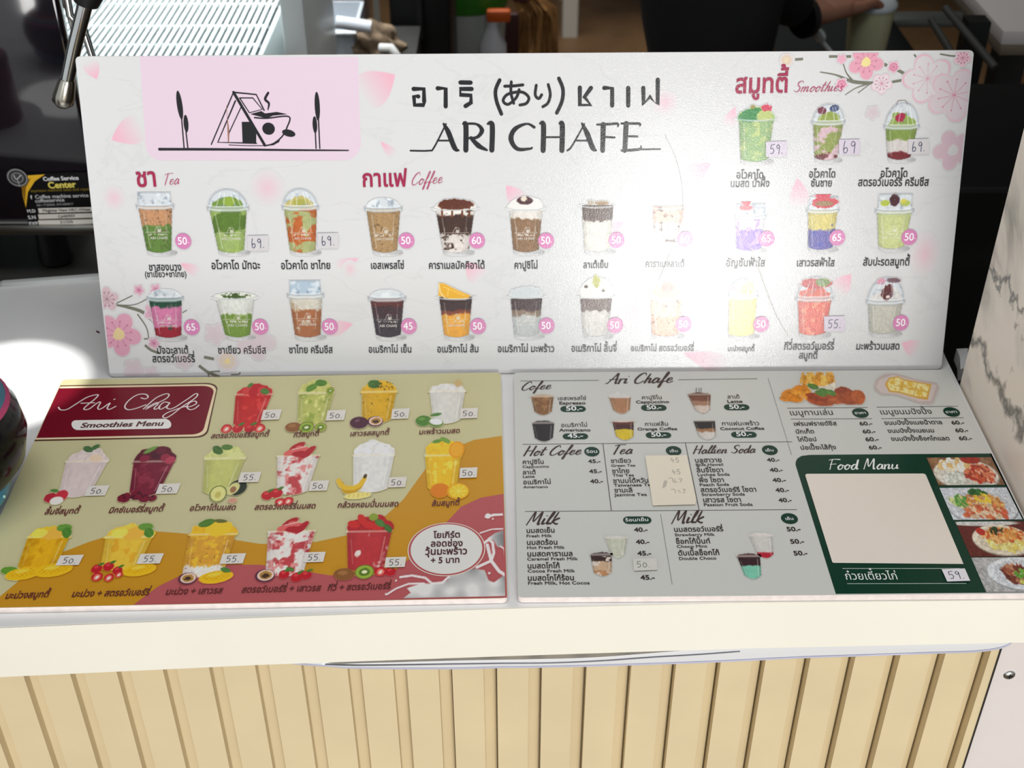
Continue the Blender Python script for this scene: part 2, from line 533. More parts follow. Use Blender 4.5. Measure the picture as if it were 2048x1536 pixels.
class Pic:
    """a small printed picture; coordinates in photo px about the anchor, x right, y down, squared to the board"""
    def __init__(s, B, px, py, x0, x1, y0, y1, pitch=1.3, bg=None):
        s.B = B; s.u, s.v = B.uv(px, py); s.sx, s.sy = B.scale(px, py)
        pitch_y = pitch
        nx = max(3, int((x1 - x0) / pitch) + 1); ny = max(3, int((y1 - y0) / pitch_y) + 1)
        s.X, s.Y = np.meshgrid(np.linspace(x0, x1, nx), np.linspace(y0, y1, ny))
        s.nx, s.ny = nx, ny
        b = np.array(bg if bg is not None else B.bgc, float)
        if b.ndim == 1:
            s.C = np.zeros((ny, nx, 3)) + b
        else:
            s.C = b
        s.A = np.zeros((ny, nx))
    squash = 1.0
    def over(s, m, col, op=1.0):
        m = np.clip(m, 0, 1) * op
        c = np.array(col, float)
        s.C = s.C * (1 - m[..., None]) + c * m[..., None]
        s.A = np.maximum(s.A, m)
    def tint(s, m, col, op=1.0):
        """recolour without growing the outline"""
        m = np.clip(m, 0, 1) * op * (s.A > 0.05)
        s.C = s.C * (1 - m[..., None]) + np.array(col, float) * m[..., None]
    def ell(s, cx, cy, rx, ry, rot=0, wob=0, seed=0):
        x, y = s.X - cx, (s.Y - cy) / s.squash
        c, q = math.cos(rot), math.sin(rot)
        x, y = x * c + y * q, -x * q + y * c
        d = np.sqrt((x / rx) ** 2 + (y / ry) ** 2)
        if wob: d = d + (noise(s.X, s.Y, max(3, min(rx, ry) * 0.6), seed) - 0.5) * wob
        return np.clip(0.5 - (d - 1) * min(rx, ry) / 1.2, 0, 1)
    def trap(s, y0, h0, y1, h1, cx=0.0, rnd=0):
        t = np.clip((s.Y - y0) / (y1 - y0), 0, 1)
        h = h0 + (h1 - h0) * t
        m = np.clip(0.5 + (h - np.abs(s.X - cx)) / 1.1, 0, 1)
        bow = rnd * (1 - np.clip(((s.X - cx) / max(h1, 1)) ** 2, 0, 1))
        return m * np.clip(0.5 + (s.Y - y0) / 1.1, 0, 1) * np.clip(0.5 + (y1 + bow - rnd - s.Y) / 1.1 + 0, 0, 1)
    def line(s, pts, w):
        d = np.full_like(s.X, 1e9)
        for (x1, y1), (x2, y2) in zip(pts, pts[1:]):
            l2 = (x2 - x1) ** 2 + (y2 - y1) ** 2 + 1e-9
            t = np.clip(((s.X - x1) * (x2 - x1) + (s.Y - y1) * (y2 - y1)) / l2, 0, 1)
            d = np.minimum(d, np.hypot(s.X - x1 - t * (x2 - x1), s.Y - y1 - t * (y2 - y1)))
        return np.clip(0.5 + (w / 2 - d) / 1.1, 0, 1)
    def pol(s, pts):
        """soft polygon mask"""
        P = pts; ins = np.zeros(s.X.shape, bool); d = np.full_like(s.X, 1e9)
        for (x1, y1), (x2, y2) in zip(P, P[1:] + P[:1]):
            cond = ((y1 > s.Y) != (y2 > s.Y))
            with np.errstate(divide='ignore', invalid='ignore'):
                xx = (x2 - x1) * (s.Y - y1) / ((y2 - y1) if y2 != y1 else 1e-9) + x1
            ins ^= cond & (s.X < xx)
            l2 = (x2 - x1) ** 2 + (y2 - y1) ** 2 + 1e-9
            t = np.clip(((s.X - x1) * (x2 - x1) + (s.Y - y1) * (y2 - y1)) / l2, 0, 1)
            d = np.minimum(d, np.hypot(s.X - x1 - t * (x2 - x1), s.Y - y1 - t * (y2 - y1)))
        return np.clip(0.5 + np.where(ins, d, -d) / 1.1, 0, 1)
    def n(s, sc, seed=0, oct_=3): return noise(s.X + 500, s.Y + 500, sc, seed, oct_)
    def build(s, name, layer, label=None, thr=0.06, parent=None):
        if hasattr(s.B, 'w'):
            U_ = s.u + s.X * s.sx; V_ = s.v - s.Y * s.sy; e_ = 0.0012
            s.A = np.where((U_ > e_) & (U_ < s.B.w - e_) & (V_ > e_) & (V_ < s.B.h - e_), s.A, 0)
            keep = s.A > thr; k0_ = (U_ > e_) & (U_ < s.B.w - e_) & (V_ > e_) & (V_ < s.B.h - e_)
        else: k0_ = True
        keep = s.A > thr
        k = keep.copy()
        k[:-1] |= keep[1:]; k[1:] |= keep[:-1]; k[:, :-1] |= k[:, 1:]; k[:, 1:] |= k[:, :-1]
        k &= k0_
        q = k[:-1, :-1] & k[1:, :-1] & k[:-1, 1:] & k[1:, 1:]
        idx = np.arange(s.nx * s.ny).reshape(s.ny, s.nx)
        Q = np.stack([idx[1:, :-1][q], idx[1:, 1:][q], idx[:-1, 1:][q], idx[:-1, :-1][q]], 1)
        us, inv = np.unique(Q, return_inverse=True)
        inv = inv.reshape(-1)
        X = (s.u + s.X * s.sx).ravel()[us]; Y = (s.v - s.Y * s.sy).ravel()[us]
        c = np.clip(s.C, 0, 255).reshape(-1, 3)[us] / 255
        c = np.where(c <= 0.04045, c / 12.92, ((c + 0.055) / 1.055) ** 2.4) * s.B.gain
        c = np.minimum(c, 0.92)
        me = bpy.data.meshes.new(name)
        nv, nf = len(us), len(Q)
        me.vertices.add(nv); me.loops.add(nf * 4); me.polygons.add(nf)
        co = np.stack([X, Y, np.full(nv, LAYER * layer)], 1).astype(np.float32)
        me.vertices.foreach_set('co', co.ravel())
        me.loops.foreach_set('vertex_index', inv.astype(np.int32))
        me.polygons.foreach_set('loop_start', np.arange(0, nf * 4, 4, dtype=np.int32))
        me.polygons.foreach_set('loop_total', np.full(nf, 4, dtype=np.int32))
        me.update(calc_edges=True)
        at = me.color_attributes.new('ink', 'FLOAT_COLOR', 'POINT')
        at.data.foreach_set('color', np.concatenate([c, np.ones((nv, 1))], 1).astype(np.float32).ravel())
        me.materials.append(s.B.ink)
        o = bpy.data.objects.new(name, me); COL.objects.link(o); o.parent = parent or s.B.ob
        if label: o['label'] = label
        return o
# ------------------------------------------------------------------ the setting
def slab(name, c, d, m, label=None, kind='structure', parent=None, bev=0):
    o = MB().box(c, d, bev=bev).build(name, m, parent)
    return tag(o, label=label, kind=kind)

M_floor = mat('brown_floor', (120, 92, 62), 0.45, var=(6, 0.3))
M_dark = mat('dark_wall_paint', (10, 11, 12), 0.6, var=(5, 0.3))
M_ceil = mat('ceiling_paint', (58, 58, 58), 0.8, var=(3, 0.1))
slab('floor', (0, 2.2, -0.95), (7, 7.6, 0.1), M_floor, 'brown wooden floor of the work area')
slab('wall_back', (0, 5.6, 0.4), (7, 0.1, 2.8), M_dark, 'dark back wall of the stall')
slab('wall_left', (-2.6, 3.2, 0.4), (0.1, 4.8, 2.8), M_dark, 'dark left wall of the stall')
slab('wall_rear', (2.6, 3.4, 0.4), (0.1, 4.4, 2.8), M_dark, 'dark right hand wall of the work area')
slab('ceiling', (0.0, 2.6, 1.85), (7, 6.0, 0.1), M_ceil, 'plain ceiling above the counter')

def marble_mat(name, base, vein, scale=2.6):
    m = bpy.data.materials.new(name); m.use_nodes = True
    nt = m.node_tree; b = nt.nodes['Principled BSDF']; N = nt.nodes.new; L = nt.links.new
    tc = N('ShaderNodeTexCoord'); mp = N('ShaderNodeMapping')
    mp.inputs['Rotation'].default_value = (0.25, 0.0, 0.0); mp.inputs['Scale'].default_value = (1, 1.0, 0.8)
    mp.inputs['Location'].default_value = (0.3, 0.12, 0.47)
    L(tc.outputs['Object'], mp.inputs['Vector'])
    n1 = N('ShaderNodeTexNoise'); n1.inputs['Scale'].default_value = scale; n1.inputs['Detail'].default_value = 6; n1.inputs['Roughness'].default_value = 0.55
    n1.inputs['Distortion'].default_value = 0.7
    L(mp.outputs['Vector'], n1.inputs['Vector'])
    s = N('ShaderNodeMath'); s.operation = 'SUBTRACT'; s.inputs[1].default_value = 0.5; L(n1.outputs['Fac'], s.inputs[0])
    ab = N('ShaderNodeMath'); ab.operation = 'ABSOLUTE'; L(s.outputs[0], ab.inputs[0])
    r = N('ShaderNodeValToRGB'); e = r.color_ramp.elements
    e[0].position = 0.0; e[0].color = (*lin(vein), 1)
    e[1].position = 0.045; e[1].color = (*lin(base), 1)
    k = r.color_ramp.elements.new(0.012); k.color = (*lin(tuple((2 * a + 3 * c) // 5 for a, c in zip(vein, base))), 1)
    L(ab.outputs[0], r.inputs['Fac'])
    n2 = N('ShaderNodeTexNoise'); n2.inputs['Scale'].default_value = 3.2; n2.inputs['Detail'].default_value = 3; L(tc.outputs['Object'], n2.inputs['Vector'])
    r2 = N('ShaderNodeValToRGB'); r2.color_ramp.elements[0].position = 0.6; r2.color_ramp.elements[1].position = 0.74; L(n2.outputs['Fac'], r2.inputs['Fac'])
    mx = N('ShaderNodeMix'); mx.data_type = 'RGBA'
    mx.inputs[6].default_value = (*lin(base), 1)
    L(r2.outputs['Color'], mx.inputs[0]); L(r.outputs['Color'], mx.inputs[7])
    # two long dark veins running along the slab
    sx = N('ShaderNodeSeparateXYZ'); L(tc.outputs['Object'], sx.inputs[0])
    n3 = N('ShaderNodeTexNoise'); n3.inputs['Scale'].default_value = 21; n3.inputs['Detail'].default_value = 7; n3.inputs['Roughness'].default_value = 0.62
    L(tc.outputs['Object'], n3.inputs['Vector'])
    h = N('ShaderNodeMath'); h.operation = 'MULTIPLY_ADD'; h.inputs[1].default_value = 0.13; L(n3.outputs['Fac'], h.inputs[0]); L(sx.outputs['Z'], h.inputs[2])
    last = mx.outputs[2]
    for z0, w0 in ((0.128, 0.007), (0.050, 0.014), (0.43, 0.008)):
        d = N('ShaderNodeMath'); d.operation = 'SUBTRACT'; d.inputs[1].default_value = z0 + 0.065; L(h.outputs[0], d.inputs[0])
        a2 = N('ShaderNodeMath'); a2.operation = 'ABSOLUTE'; L(d.outputs[0], a2.inputs[0])
        mr = N('ShaderNodeMapRange'); mr.inputs['From Min'].default_value = 0.0; mr.inputs['From Max'].default_value = w0; mr.inputs['To Min'].default_value = 0.85; mr.inputs['To Max'].default_value = 0.0
        L(a2.outputs[0], mr.inputs['Value'])
        m2 = N('ShaderNodeMix'); m2.data_type = 'RGBA'; m2.inputs[7].default_value = (*lin(vein), 1)
        L(mr.outputs[0], m2.inputs[0]); L(last, m2.inputs[6]); last = m2.outputs[2]
    L(last, b.inputs['Base Color'])
    b.inputs['Roughness'].default_value = 0.35
    return m

M_marble = marble_mat('white_marble', (244, 233, 218), (58, 62, 58))
slab('wall_right', (0.68, 0.853, 0.59), (0.5, 0.275, 1.22), M_marble, 'marble clad pillar at the right end of the counter')
M_lowwall = mat('white_lower_panel', (214, 206, 202), 0.35, var=(4, 0.08))
slab('trim_1', (0.70, 0.755, -0.47), (0.608, 0.08, 0.85), M_lowwall, 'white panel under the counter end, right of the slats')
M_steel = mat('brushed_steel', (170, 170, 165), 0.3, 1.0)
M_chrome = mat('polished_chrome', (225, 228, 226), 0.12, 1.0)
M_black = mat('black_rubber', (14, 14, 15), 0.5)
_sp = at_y(2019, 1351, 0.7145)
scr = MB().lathe([(0.0, 0.0016), (0.0025, 0.0016), (0.0045, 0.0008), (0.005, 0.0)], seg=20).build('screw', M_steel, None, 40)
scr.location = (_sp.x, 0.715, _sp.z); scr.rotation_euler = (PI / 2, 0, 0)
tag(scr, 'cross-head steel screw in the white panel right of the slats', 'screw')
sl = MB().box((0, 0, 0.0017), (0.005, 0.001, 0.0008)).box((0, 0, 0.0017), (0.001, 0.005, 0.0008)).build('cross_slot', M_black, scr)

# ------------------------------------------------------------------ the counter
FRONT = [(-1.0, 0.640), (-0.388, 0.6756), (-0.2005, 0.6853), (-0.0004, 0.6947), (0.1836, 0.7004), (0.3957, 0.7021), (0.428, 0.7023)]
def yfront(x):
    for (x0, y0), (x1, y1) in zip(FRONT, FRONT[1:]):
        if x <= x1: return y0 + (y1 - y0) * (x - x0) / (x1 - x0)
    return FRONT[-1][1]
def zlow(x):
    P = [(-1.0, -0.0625), (-0.401, -0.05995), (-0.202, -0.0583), (0, -0.0590), (0.189, -0.0573), (0.4066, -0.0531), (1, -0.053)]
    for (x0, y0), (x1, y1) in zip(P, P[1:]):
        if x <= x1: return y0 + (y1 - y0) * (x - x0) / (x1 - x0)
    return P[-1][1]
def at_front(px, py, off):
    y = 0.69
    for _ in range(6):
        p = at_y(px, py, y); y = yfront(p.x) + off
    return at_y(px, py, y)

counter = empty('service_counter', (0, 0, 0))
tag(counter, 'white topped counter with cream slatted front under the three menu boards', 'counter')
M_top = mat('white_laminate_top', (232, 232, 230), 0.22, var=(9, 0.06), bump=(260, 0.05))
M_fascia = mat('cream_fascia', (232, 228, 214), 0.4, var=(7, 0.03), bump=(220, 0.12))
M_slat = mat('cream_slats', (212, 194, 156), 0.42, var=(14, 0.05))
top = [(x, y + 0.0015) for x, y in FRONT] + [(0.4285, 1.0), (0.4285, 1.03), (0.4291, 1.049), (0.428, 1.062), (-0.33, 1.066), (-0.33, 1.207), (-0.45, 1.1897), (-0.5514, 1.1745), (-1.0, 1.107)]
ct = MB().prism(top, -0.03, -0.006).build('countertop', M_top, counter)
lip = MB()
for (a, b) in (((-0.33, 1.207), (-0.5514, 1.1745)), ((-0.5514, 1.1745), (-1.0, 1.107))):
    A, B_ = Vector((*a, 0)), Vector((*b, 0)); d = (B_ - A); c = (A + B_) / 2
    lip.box((c.x, c.y + 0.004, -0.011), (d.length, 0.009, 0.018), Matrix.Rotation(math.atan2(d.y, d.x), 3, 'Z'), 0.002)
lip.build('back_edge_trim', mat('grey_edge_trim', (196, 200, 198), 0.25), counter)
fb = MB()
vs0 = []
xs = [x for x, _ in FRONT] + [0.62]
for x in xs:
    y = yfront(x)
    vs0.append(fb.verts([(x, y, -0.0062), (x, y, zlow(x)), (x, y + 0.009, zlow(x)), (x, y + 0.009, -0.0062)]))
for a, b in zip(vs0, vs0[1:]):
    for i in range(4): fb.bm.faces.new((a[i], b[i], b[(i + 1) % 4], a[(i + 1) % 4]))
fb.bm.faces.new(vs0[0][::-1]); fb.bm.faces.new(vs0[-1])
es = [e for e in fb.bm.edges if all(abs(v.co.z + 0.0062) < 1e-5 for v in e.verts) and abs(e.verts[0].co.x - e.verts[1].co.x) > 0.01]
bmesh.ops.bevel(fb.bm, geom=es, offset=0.0012, segments=2, affect='EDGES')
fb.build('fascia_board', M_fascia, counter, 40)

# slatted front panel: flat ribs and lower channels, following the line of the counter
PER, DEP = 0.0365, 0.0105
sp = MB()
def front_pt(x, off): return (x, yfront(x) + off)
prof = []
x0 = at_front(1079.7, 1336, 0.011 + DEP).x
k0 = int((-0.9 - x0) / PER) - 1
END = 0.3955
x = x0 + k0 * PER
while x < END:
    for dx, off in ((-0.0096, 0.0), (-0.0096, DEP * 0.8), (-0.0006, DEP), (0.0, DEP), (0.0, DEP + 0.006), (0.0014, DEP + 0.006), (0.0014, 0.0)):
        q = x + dx
        if q < END: prof.append((q, 0.011 + off))
    x += PER
prof.append((END, 0.011))
prof.append((END, 0.05))
prev = None
for q, off in prof:
    p = front_pt(q, off)
    v = sp.verts([(p[0], p[1], -0.03), (p[0], p[1], -0.9)])
    if prev: sp.bm.faces.new((prev[0], v[0], v[1], prev[1]))
    prev = v
sp.build('slatted_front', M_slat, counter)
MB().box((END + 0.0006, yfront(END) + 0.035, -0.47), (0.0012, 0.05, 0.86)).build('black_joint_strip', M_black, counter)

# loose plastic edging hanging under the fascia
low = [(545, 1321), (600, 1328), (660, 1332), (720, 1336), (900, 1337), (1000, 1334.5), (1060, 1334), (1200, 1331), (1400, 1324.5), (1600, 1315), (1720, 1311), (1860, 1306), (1950, 1303), (1995, 1297), (2015, 1290), (2023, 1283)]
upp = [(545, 1310), (600, 1312), (660, 1326), (720, 1326.5), (900, 1321.5), (1000, 1319.5), (1060, 1318.5), (1200, 1314), (1400, 1298), (1600, 1282), (1720, 1282), (1860, 1282), (1950, 1280), (1995, 1278), (2015, 1278), (2023, 1278)]
mid = [(650, 1329), (720, 1331), (900, 1328.5), (1000, 1327), (1100, 1326), (1200, 1322), (1300, 1315), (1400, 1309), (1480, 1303)]
edging = empty('loose_edging', (0.1, 0.70, -0.066)); edging['label'] = 'pale plastic edging strip sagging loose below the white fascia'; edging['category'] = 'edging strip'
def fine(P, n=6):
    out = []
    for i in range(len(P) - 1):
        a, b, c, d = [Vector(P[k]) for k in (max(i - 1, 0), i, i + 1, min(i + 2, len(P) - 1))]
        for j in range(n):
            t = j / n
            out.append(0.5 * ((2 * b) + (c - a) * t + (2 * a - 5 * b + 4 * c - d) * t * t + (3 * b - a - 3 * c + d) * t ** 3))
    out.append(Vector(P[-1])); return out
eb = MB(); rows = []
off0 = Vector((0.1, 0.70, -0.066))
for a, b in zip(fine(low), fine(upp)):
    p = at_front(a.x, a.y, 0.003); q = at_front(b.x, b.y, 0.003); m = (p + q) / 2 + Vector((0, -0.0012, 0))
    rows.append(eb.verts([p - off0, m - off0, q - off0, q + Vector((0, 0.006, 0)) - off0, p + Vector((0, 0.006, 0)) - off0]))
for a, b in zip(rows, rows[1:]):
    for i in range(5): eb.bm.faces.new((a[i], b[i], b[(i + 1) % 5], a[(i + 1) % 5]))
eb.bm.faces.new(rows[0][::-1]); eb.bm.faces.new(rows[-1])
eb.build('strip', mat('pale_plastic', (214, 214, 214), 0.3), edging, 50)
MB().tube([at_front(p.x, p.y, 0.0018) - off0 for p in fine(mid, 4)], 0.0005, 6).build('dark_seam', mat('dark_seam', (120, 122, 132), 0.5), edging, 60)
MB().tube([at_front(p.x, p.y, 0.0026) - off0 for p in fine([(q[0], q[1] - 0.6) for q in low], 4)], 0.0011, 6).build('lilac_lip', mat('lilac_lip', (184, 184, 202), 0.35), edging, 60)

# ------------------------------------------------------------------ the three boards
M_foam = mat('foam_edge', (226, 214, 208), 0.7, var=(120, 0.12))
def board_front(name, rgb, gain, rough, veins=False, ink=None):
    m = mat(name, rgb, rough, gain=gain)
    nt = m.node_tree; b = nt.nodes['Principled BSDF']; N = nt.nodes.new; L = nt.links.new
    b.inputs['Specular IOR Level'].default_value = ink.node_tree.nodes['Principled BSDF'].inputs['Specular IOR Level'].default_value
    src = [n for n in ink.node_tree.nodes if n.type == 'TEX_NOISE'][0]; sb = [n for n in ink.node_tree.nodes if n.type == 'BUMP'][0]
    g = N('ShaderNodeNewGeometry'); n = N('ShaderNodeTexNoise'); n.inputs['Scale'].default_value = src.inputs['Scale'].default_value; n.inputs['Detail'].default_value = 2
    L(g.outputs['Position'], n.inputs['Vector'])
    bp = N('ShaderNodeBump'); bp.inputs['Strength'].default_value = sb.inputs['Strength'].default_value; bp.inputs['Distance'].default_value = 0.0004
    L(n.outputs['Fac'], bp.inputs['Height']); L(bp.outputs['Normal'], b.inputs['Normal'])
    if veins:
        tc = N('ShaderNodeTexCoord'); mp = N('ShaderNodeMapping'); mp.inputs['Rotation'].default_value = (0, 0, 0.9); mp.inputs['Scale'].default_value = (1, 2.6, 1)
        L(tc.outputs['Object'], mp.inputs['Vector'])
        v = N('ShaderNodeTexNoise'); v.inputs['Scale'].default_value = 7; v.inputs['Detail'].default_value = 8; v.inputs['Distortion'].default_value = 0.6; L(mp.outputs['Vector'], v.inputs['Vector'])
        s = N('ShaderNodeMath'); s.operation = 'SUBTRACT'; s.inputs[1].default_value = 0.5; L(v.outputs['Fac'], s.inputs[0])
        a = N('ShaderNodeMath'); a.operation = 'ABSOLUTE'; L(s.outputs[0], a.inputs[0])
        r = N('ShaderNodeValToRGB'); c = lin(rgb, gain)
        r.color_ramp.elements[0].position = 0; r.color_ramp.elements[0].color = (*[q * 0.95 for q in c], 1)
        r.color_ramp.elements[1].position = 0.012; r.color_ramp.elements[1].color = (*c, 1)
        L(a.outputs[0], r.inputs['Fac']); L(r.outputs['Color'], b.inputs['Base Color'])
    return m

G_UP, G_FL = 1.0, 1.3
UPC, LFC, RTC = (213, 213, 213), (188, 182, 140), (190, 190, 184)
cy, sy_ = math.cos(0.01196), math.sin(0.01196); ct_, st_ = math.cos(0.30578), math.sin(0.30578)
UP = Board('upright_menu_board', (-0.38895, 1.00395, -0.0047), (cy, sy_, 0), (-sy_ * st_, cy * st_, ct_), 0.8069, 0.3007, 0.004,
           board_front('upright_board_face', UPC, G_UP, 0.14, True, INK_UP), M_foam, G_UP, INK_UP)
UP.bgc = UPC
tag(UP.ob, 'large white upright menu board with cherry blossoms and shop name across it', 'menu board')
c1, s1 = math.cos(0.0233), math.sin(0.0233)
LW = 0.42
LF = Board('smoothie_menu_board', (-0.0039 - LW * c1, 0.69982 - LW * s1, 0), (c1, s1, 0), (-s1, c1, 0), LW, 0.30315, 0.0056,
           board_front('smoothie_board_face', LFC, G_FL, 0.3, False, INK_FLAT), M_foam, G_FL, INK_FLAT)
LF.bgc = LFC
tag(LF.ob, 'olive and orange menu board lying flat with maroon header and smoothie pictures', 'menu board')
c2, s2 = math.cos(0.00778), math.sin(0.00778)
RT = Board('coffee_menu_board', (0.00413, 0.70028, 0), (c2, s2, 0), (-s2, c2, 0), 0.42007, 0.30236, 0.0056,
           board_front('coffee_board_face', RTC, G_FL, 0.3, False, INK_FLAT), M_foam, G_FL, INK_FLAT)
RT.bgc = RTC
tag(RT.ob, 'pale grey menu board lying flat with dark green food panel', 'menu board')
# ------------------------------------------------------------------ prints of the upright board
BLK, CRIM, PINKB, WHITE = (24, 24, 27), (158, 32, 72), (208, 128, 176), (250, 246, 248)
def Z(ox, oy, k): return lambda L: [(ox + x / k, oy + y / k) for x, y in L]

# pink logo panel with the little house-cup
i = Ink(UP)
pts = [(279.5, 113), (290, 268)]
for k in range(9):
    a = PI - k * PI / 16; pts.append((323 + 33 * math.cos(a), 285 + 36 * math.sin(a)))
for k in range(9):
    a = PI / 2 - k * PI / 16; pts.append((688 + 34 * math.cos(a), 285 + 36 * math.sin(a)))
pts += [(720, 250), (716, 114)]
i.poly(pts, (222, 200, 214)); i.build('logo_panel', 1, 'pink rounded panel behind the shop emblem')
i = Ink(UP)
z1 = Z(0, 0, 2.926)
i.stroke(z1([(933, 873), (1300, 874), (1700, 878), (2040, 880)]), [5.4, 4.8, 3.8, 2.4], BLK)
for (ex_, ey_, rx, ry, sx0, sy0, sx1, sy1, rot) in ((1052, 615, 5.6, 29, 1063, 690, 1078, 868, -0.06), (1089, 723, 4.8, 17.5, 1089, 770, 1100, 868, 0), (1857, 622, 5.2, 29, 1864, 700, 1872, 868, 0), (1843, 730, 4.6, 17, 1846, 780, 1850, 868, 0)):
    i.ell(ex_ / 2.926, ey_ / 2.926, rx, ry, BLK, rot)
    i.stroke(z1([(sx0, sy0), (sx1, sy1)]), 2.6, BLK)
i.stroke(z1([(1367, 540), (1237, 845)]), 2.4, BLK); i.stroke(z1([(1378, 590), (1275, 833), (1500, 838)]), 3, BLK, smooth=False)
i.stroke(z1([(1412, 625), (1335, 790)]), 2.0, BLK); i.stroke(z1([(1367, 540), (1550, 850)]), 5.6, BLK)
i.stroke(z1([(1367, 540), (1500, 553), (1546, 645)]), 2.8, BLK, smooth=False); i.stroke(z1([(1403, 573), (1480, 573), (1535, 640), (1460, 660), (1403, 573)]), 2.3, BLK, smooth=False)
i.poly(z1([(1415, 713), (1468, 713), (1500, 765), (1500, 838), (1420, 838)]), BLK)
i.poly(z1([(1465, 668), (1530, 650), (1552, 664), (1620, 655), (1683, 668), (1600, 676), (1560, 692)]), BLK)
i.stroke(z1([(1490, 688), (1560, 692), (1690, 682), (1680, 745), (1650, 800), (1600, 840), (1555, 852)]), 2.8, BLK)
i.ell(1572 / 2.926, 753 / 2.926, 12.6, 12.2, BLK)
i.ell(1690 / 2.926, 779 / 2.926, 13.5, 7, BLK, 0.25)
i.poly(z1([(1555, 854), (1600, 840), (1640, 808), (1635, 830), (1600, 850)]), BLK)
i.stroke(z1([(1570, 543), (1552, 580), (1574, 605), (1568, 642)]), [4.5, 5, 4.5, 2], BLK)
i.stroke(z1([(1340, 848), (1450, 852), (1550, 852)]), 1.4, BLK)
i.build('house_cup_emblem', 3, 'black line emblem of a tent house with a coffee cup')
i = Ink(UP)
i.stroke([(453, 212), (455, 240)], 0.9, (176, 140, 130)); i.stroke([(455, 240), (457, 262), (457, 284)], [1.2, 3.4, 2], (150, 104, 84))
i.build('rust_scratch', 4, 'brown scratch running down the emblem')

# shop name
i = Ink(UP); z3 = Z(700, 100, 2.926); w = 8.6
for st in ([(372, 228), (432, 228), (434, 300), (430, 322), (378, 322), (374, 272), (400, 272)], [(513, 224), (560, 226), (560, 330)], [(646, 190), (706, 191)],
           [(712, 228), (645, 228), (646, 262), (708, 266), (708, 308), (676, 328)], [(1345, 220), (1345, 322), (1408, 322), (1372, 276), (1410, 222)],
           [(1488, 222), (1534, 224), (1534, 325)], [(1628, 222), (1628, 325)], [(1716, 222), (1718, 320), (1756, 272), (1800, 320), (1801, 174)]):
    i.stroke(z3(st), w, BLK, smooth=False)
for st, ww in (([(876, 176), (852, 235), (858, 300), (886, 374)], 7.4), ([(1222, 166), (1246, 230), (1240, 300), (1210, 368)], 7.4),
           ([(905, 212), (960, 210), (1012, 204)], 5.8), ([(944, 186), (942, 250), (958, 312)], 5.8), ([(990, 232), (972, 280), (925, 318), (896, 296), (925, 258), (1005, 246), (1046, 278), (1032, 312), (994, 322)], 5.8),
           ([(1090, 206), (1084, 262), (1104, 284), (1122, 262)], 5.8), ([(1160, 202), (1172, 260), (1158, 310), (1128, 332)], 5.8)):
    i.stroke(z3(st), ww, BLK)
i.build('shop_name_thai', 2, 'black stylised Thai and Japanese shop name')
i = Ink(UP)
for st, ww in (([(354, 589), (462, 589), (492, 570), (562, 432)], [3.4, 3.4, 3.4, 3]), ([(548, 432), (575, 480), (612, 572), (638, 588)], [4.4, 10.4, 10.4, 3]), ([(512, 530), (596, 530)], 3.4),
    ([(662, 432), (678, 440), (678, 586)], [4.4, 10.4, 10.4]), ([(668, 432), (740, 434), (772, 470), (744, 510), (690, 516)], [4.6, 4.6, 9.4, 6, 4]), ([(708, 514), (752, 560), (802, 586)], [7, 10.4, 4]),
    ([(806, 432), (832, 438), (830, 586)], [4.4, 10.4, 10.4]), ([(1078, 452), (1034, 432), (966, 462), (942, 520), (978, 578), (1052, 578), (1066, 570)], [6, 4, 9, 10.4, 8, 4.6, 3]),
    ([(1112, 430), (1132, 438), (1130, 588)], [4.4, 10.4, 10.4]), ([(1226, 430), (1242, 438), (1240, 588)], [4.4, 10.4, 10.4]), ([(1132, 510), (1240, 510)], 3.6),
    ([(1272, 588), (1300, 560), (1372, 432)], [4, 3.6, 3]), ([(1358, 430), (1388, 490), (1420, 572), (1442, 588)], [4.4, 10.4, 10.4, 3]), ([(1320, 530), (1405, 530)], 3.4),
    ([(1482, 436), (1478, 588)], [10.4, 9.6]), ([(1446, 436), (1510, 434), (1566, 432), (1566, 450)], [4, 5, 5, 2]), ([(1482, 508), (1548, 512)], 4),
    ([(1616, 430), (1608, 588)], [10.4, 9.6]), ([(1588, 430), (1650, 430), (1696, 432), (1696, 446)], [4, 5, 5, 2]), ([(1610, 504), (1682, 506)], 4), ([(1590, 588), (1660, 585), (1700, 578), (1702, 560)], [5, 6, 5, 2]), ([(1680, 582), (1816, 580)], 3.4)):
    i.stroke(z3(st), ww, BLK)
i.build('shop_name_latin', 2, 'black serif capitals spelling the shop name')

# headings
for name, th, p0, p1, sc, q0, q1, lab in (('tea_heading', 'ชา', (273, 373), (316, 372), 'Tea', (327, 370), (358, 368), 'crimson tea heading'),
        ('coffee_heading', 'กาแฟ', (724, 373), (815, 372), 'Coffee', (822, 370), (884, 366), 'crimson coffee heading'),
        ('smoothie_heading', 'สมูทตี้', (1469, 186), (1577, 184), 'Smoothies', (1586, 184), (1684, 182), 'crimson smoothies heading')):
    i = Ink(UP); i.text(th, p0, p1, CRIM, bold=0.022, asp=1.15); i.build(name, 6, lab)
    i = Ink(UP); i.script(sc, q0, q1, (176, 60, 100), w=0.05, slant=0.35, asp=1.05 if sc != 'Smoothies' else 0.9); i.build(name + '_script', 6, lab + ' in thin script')

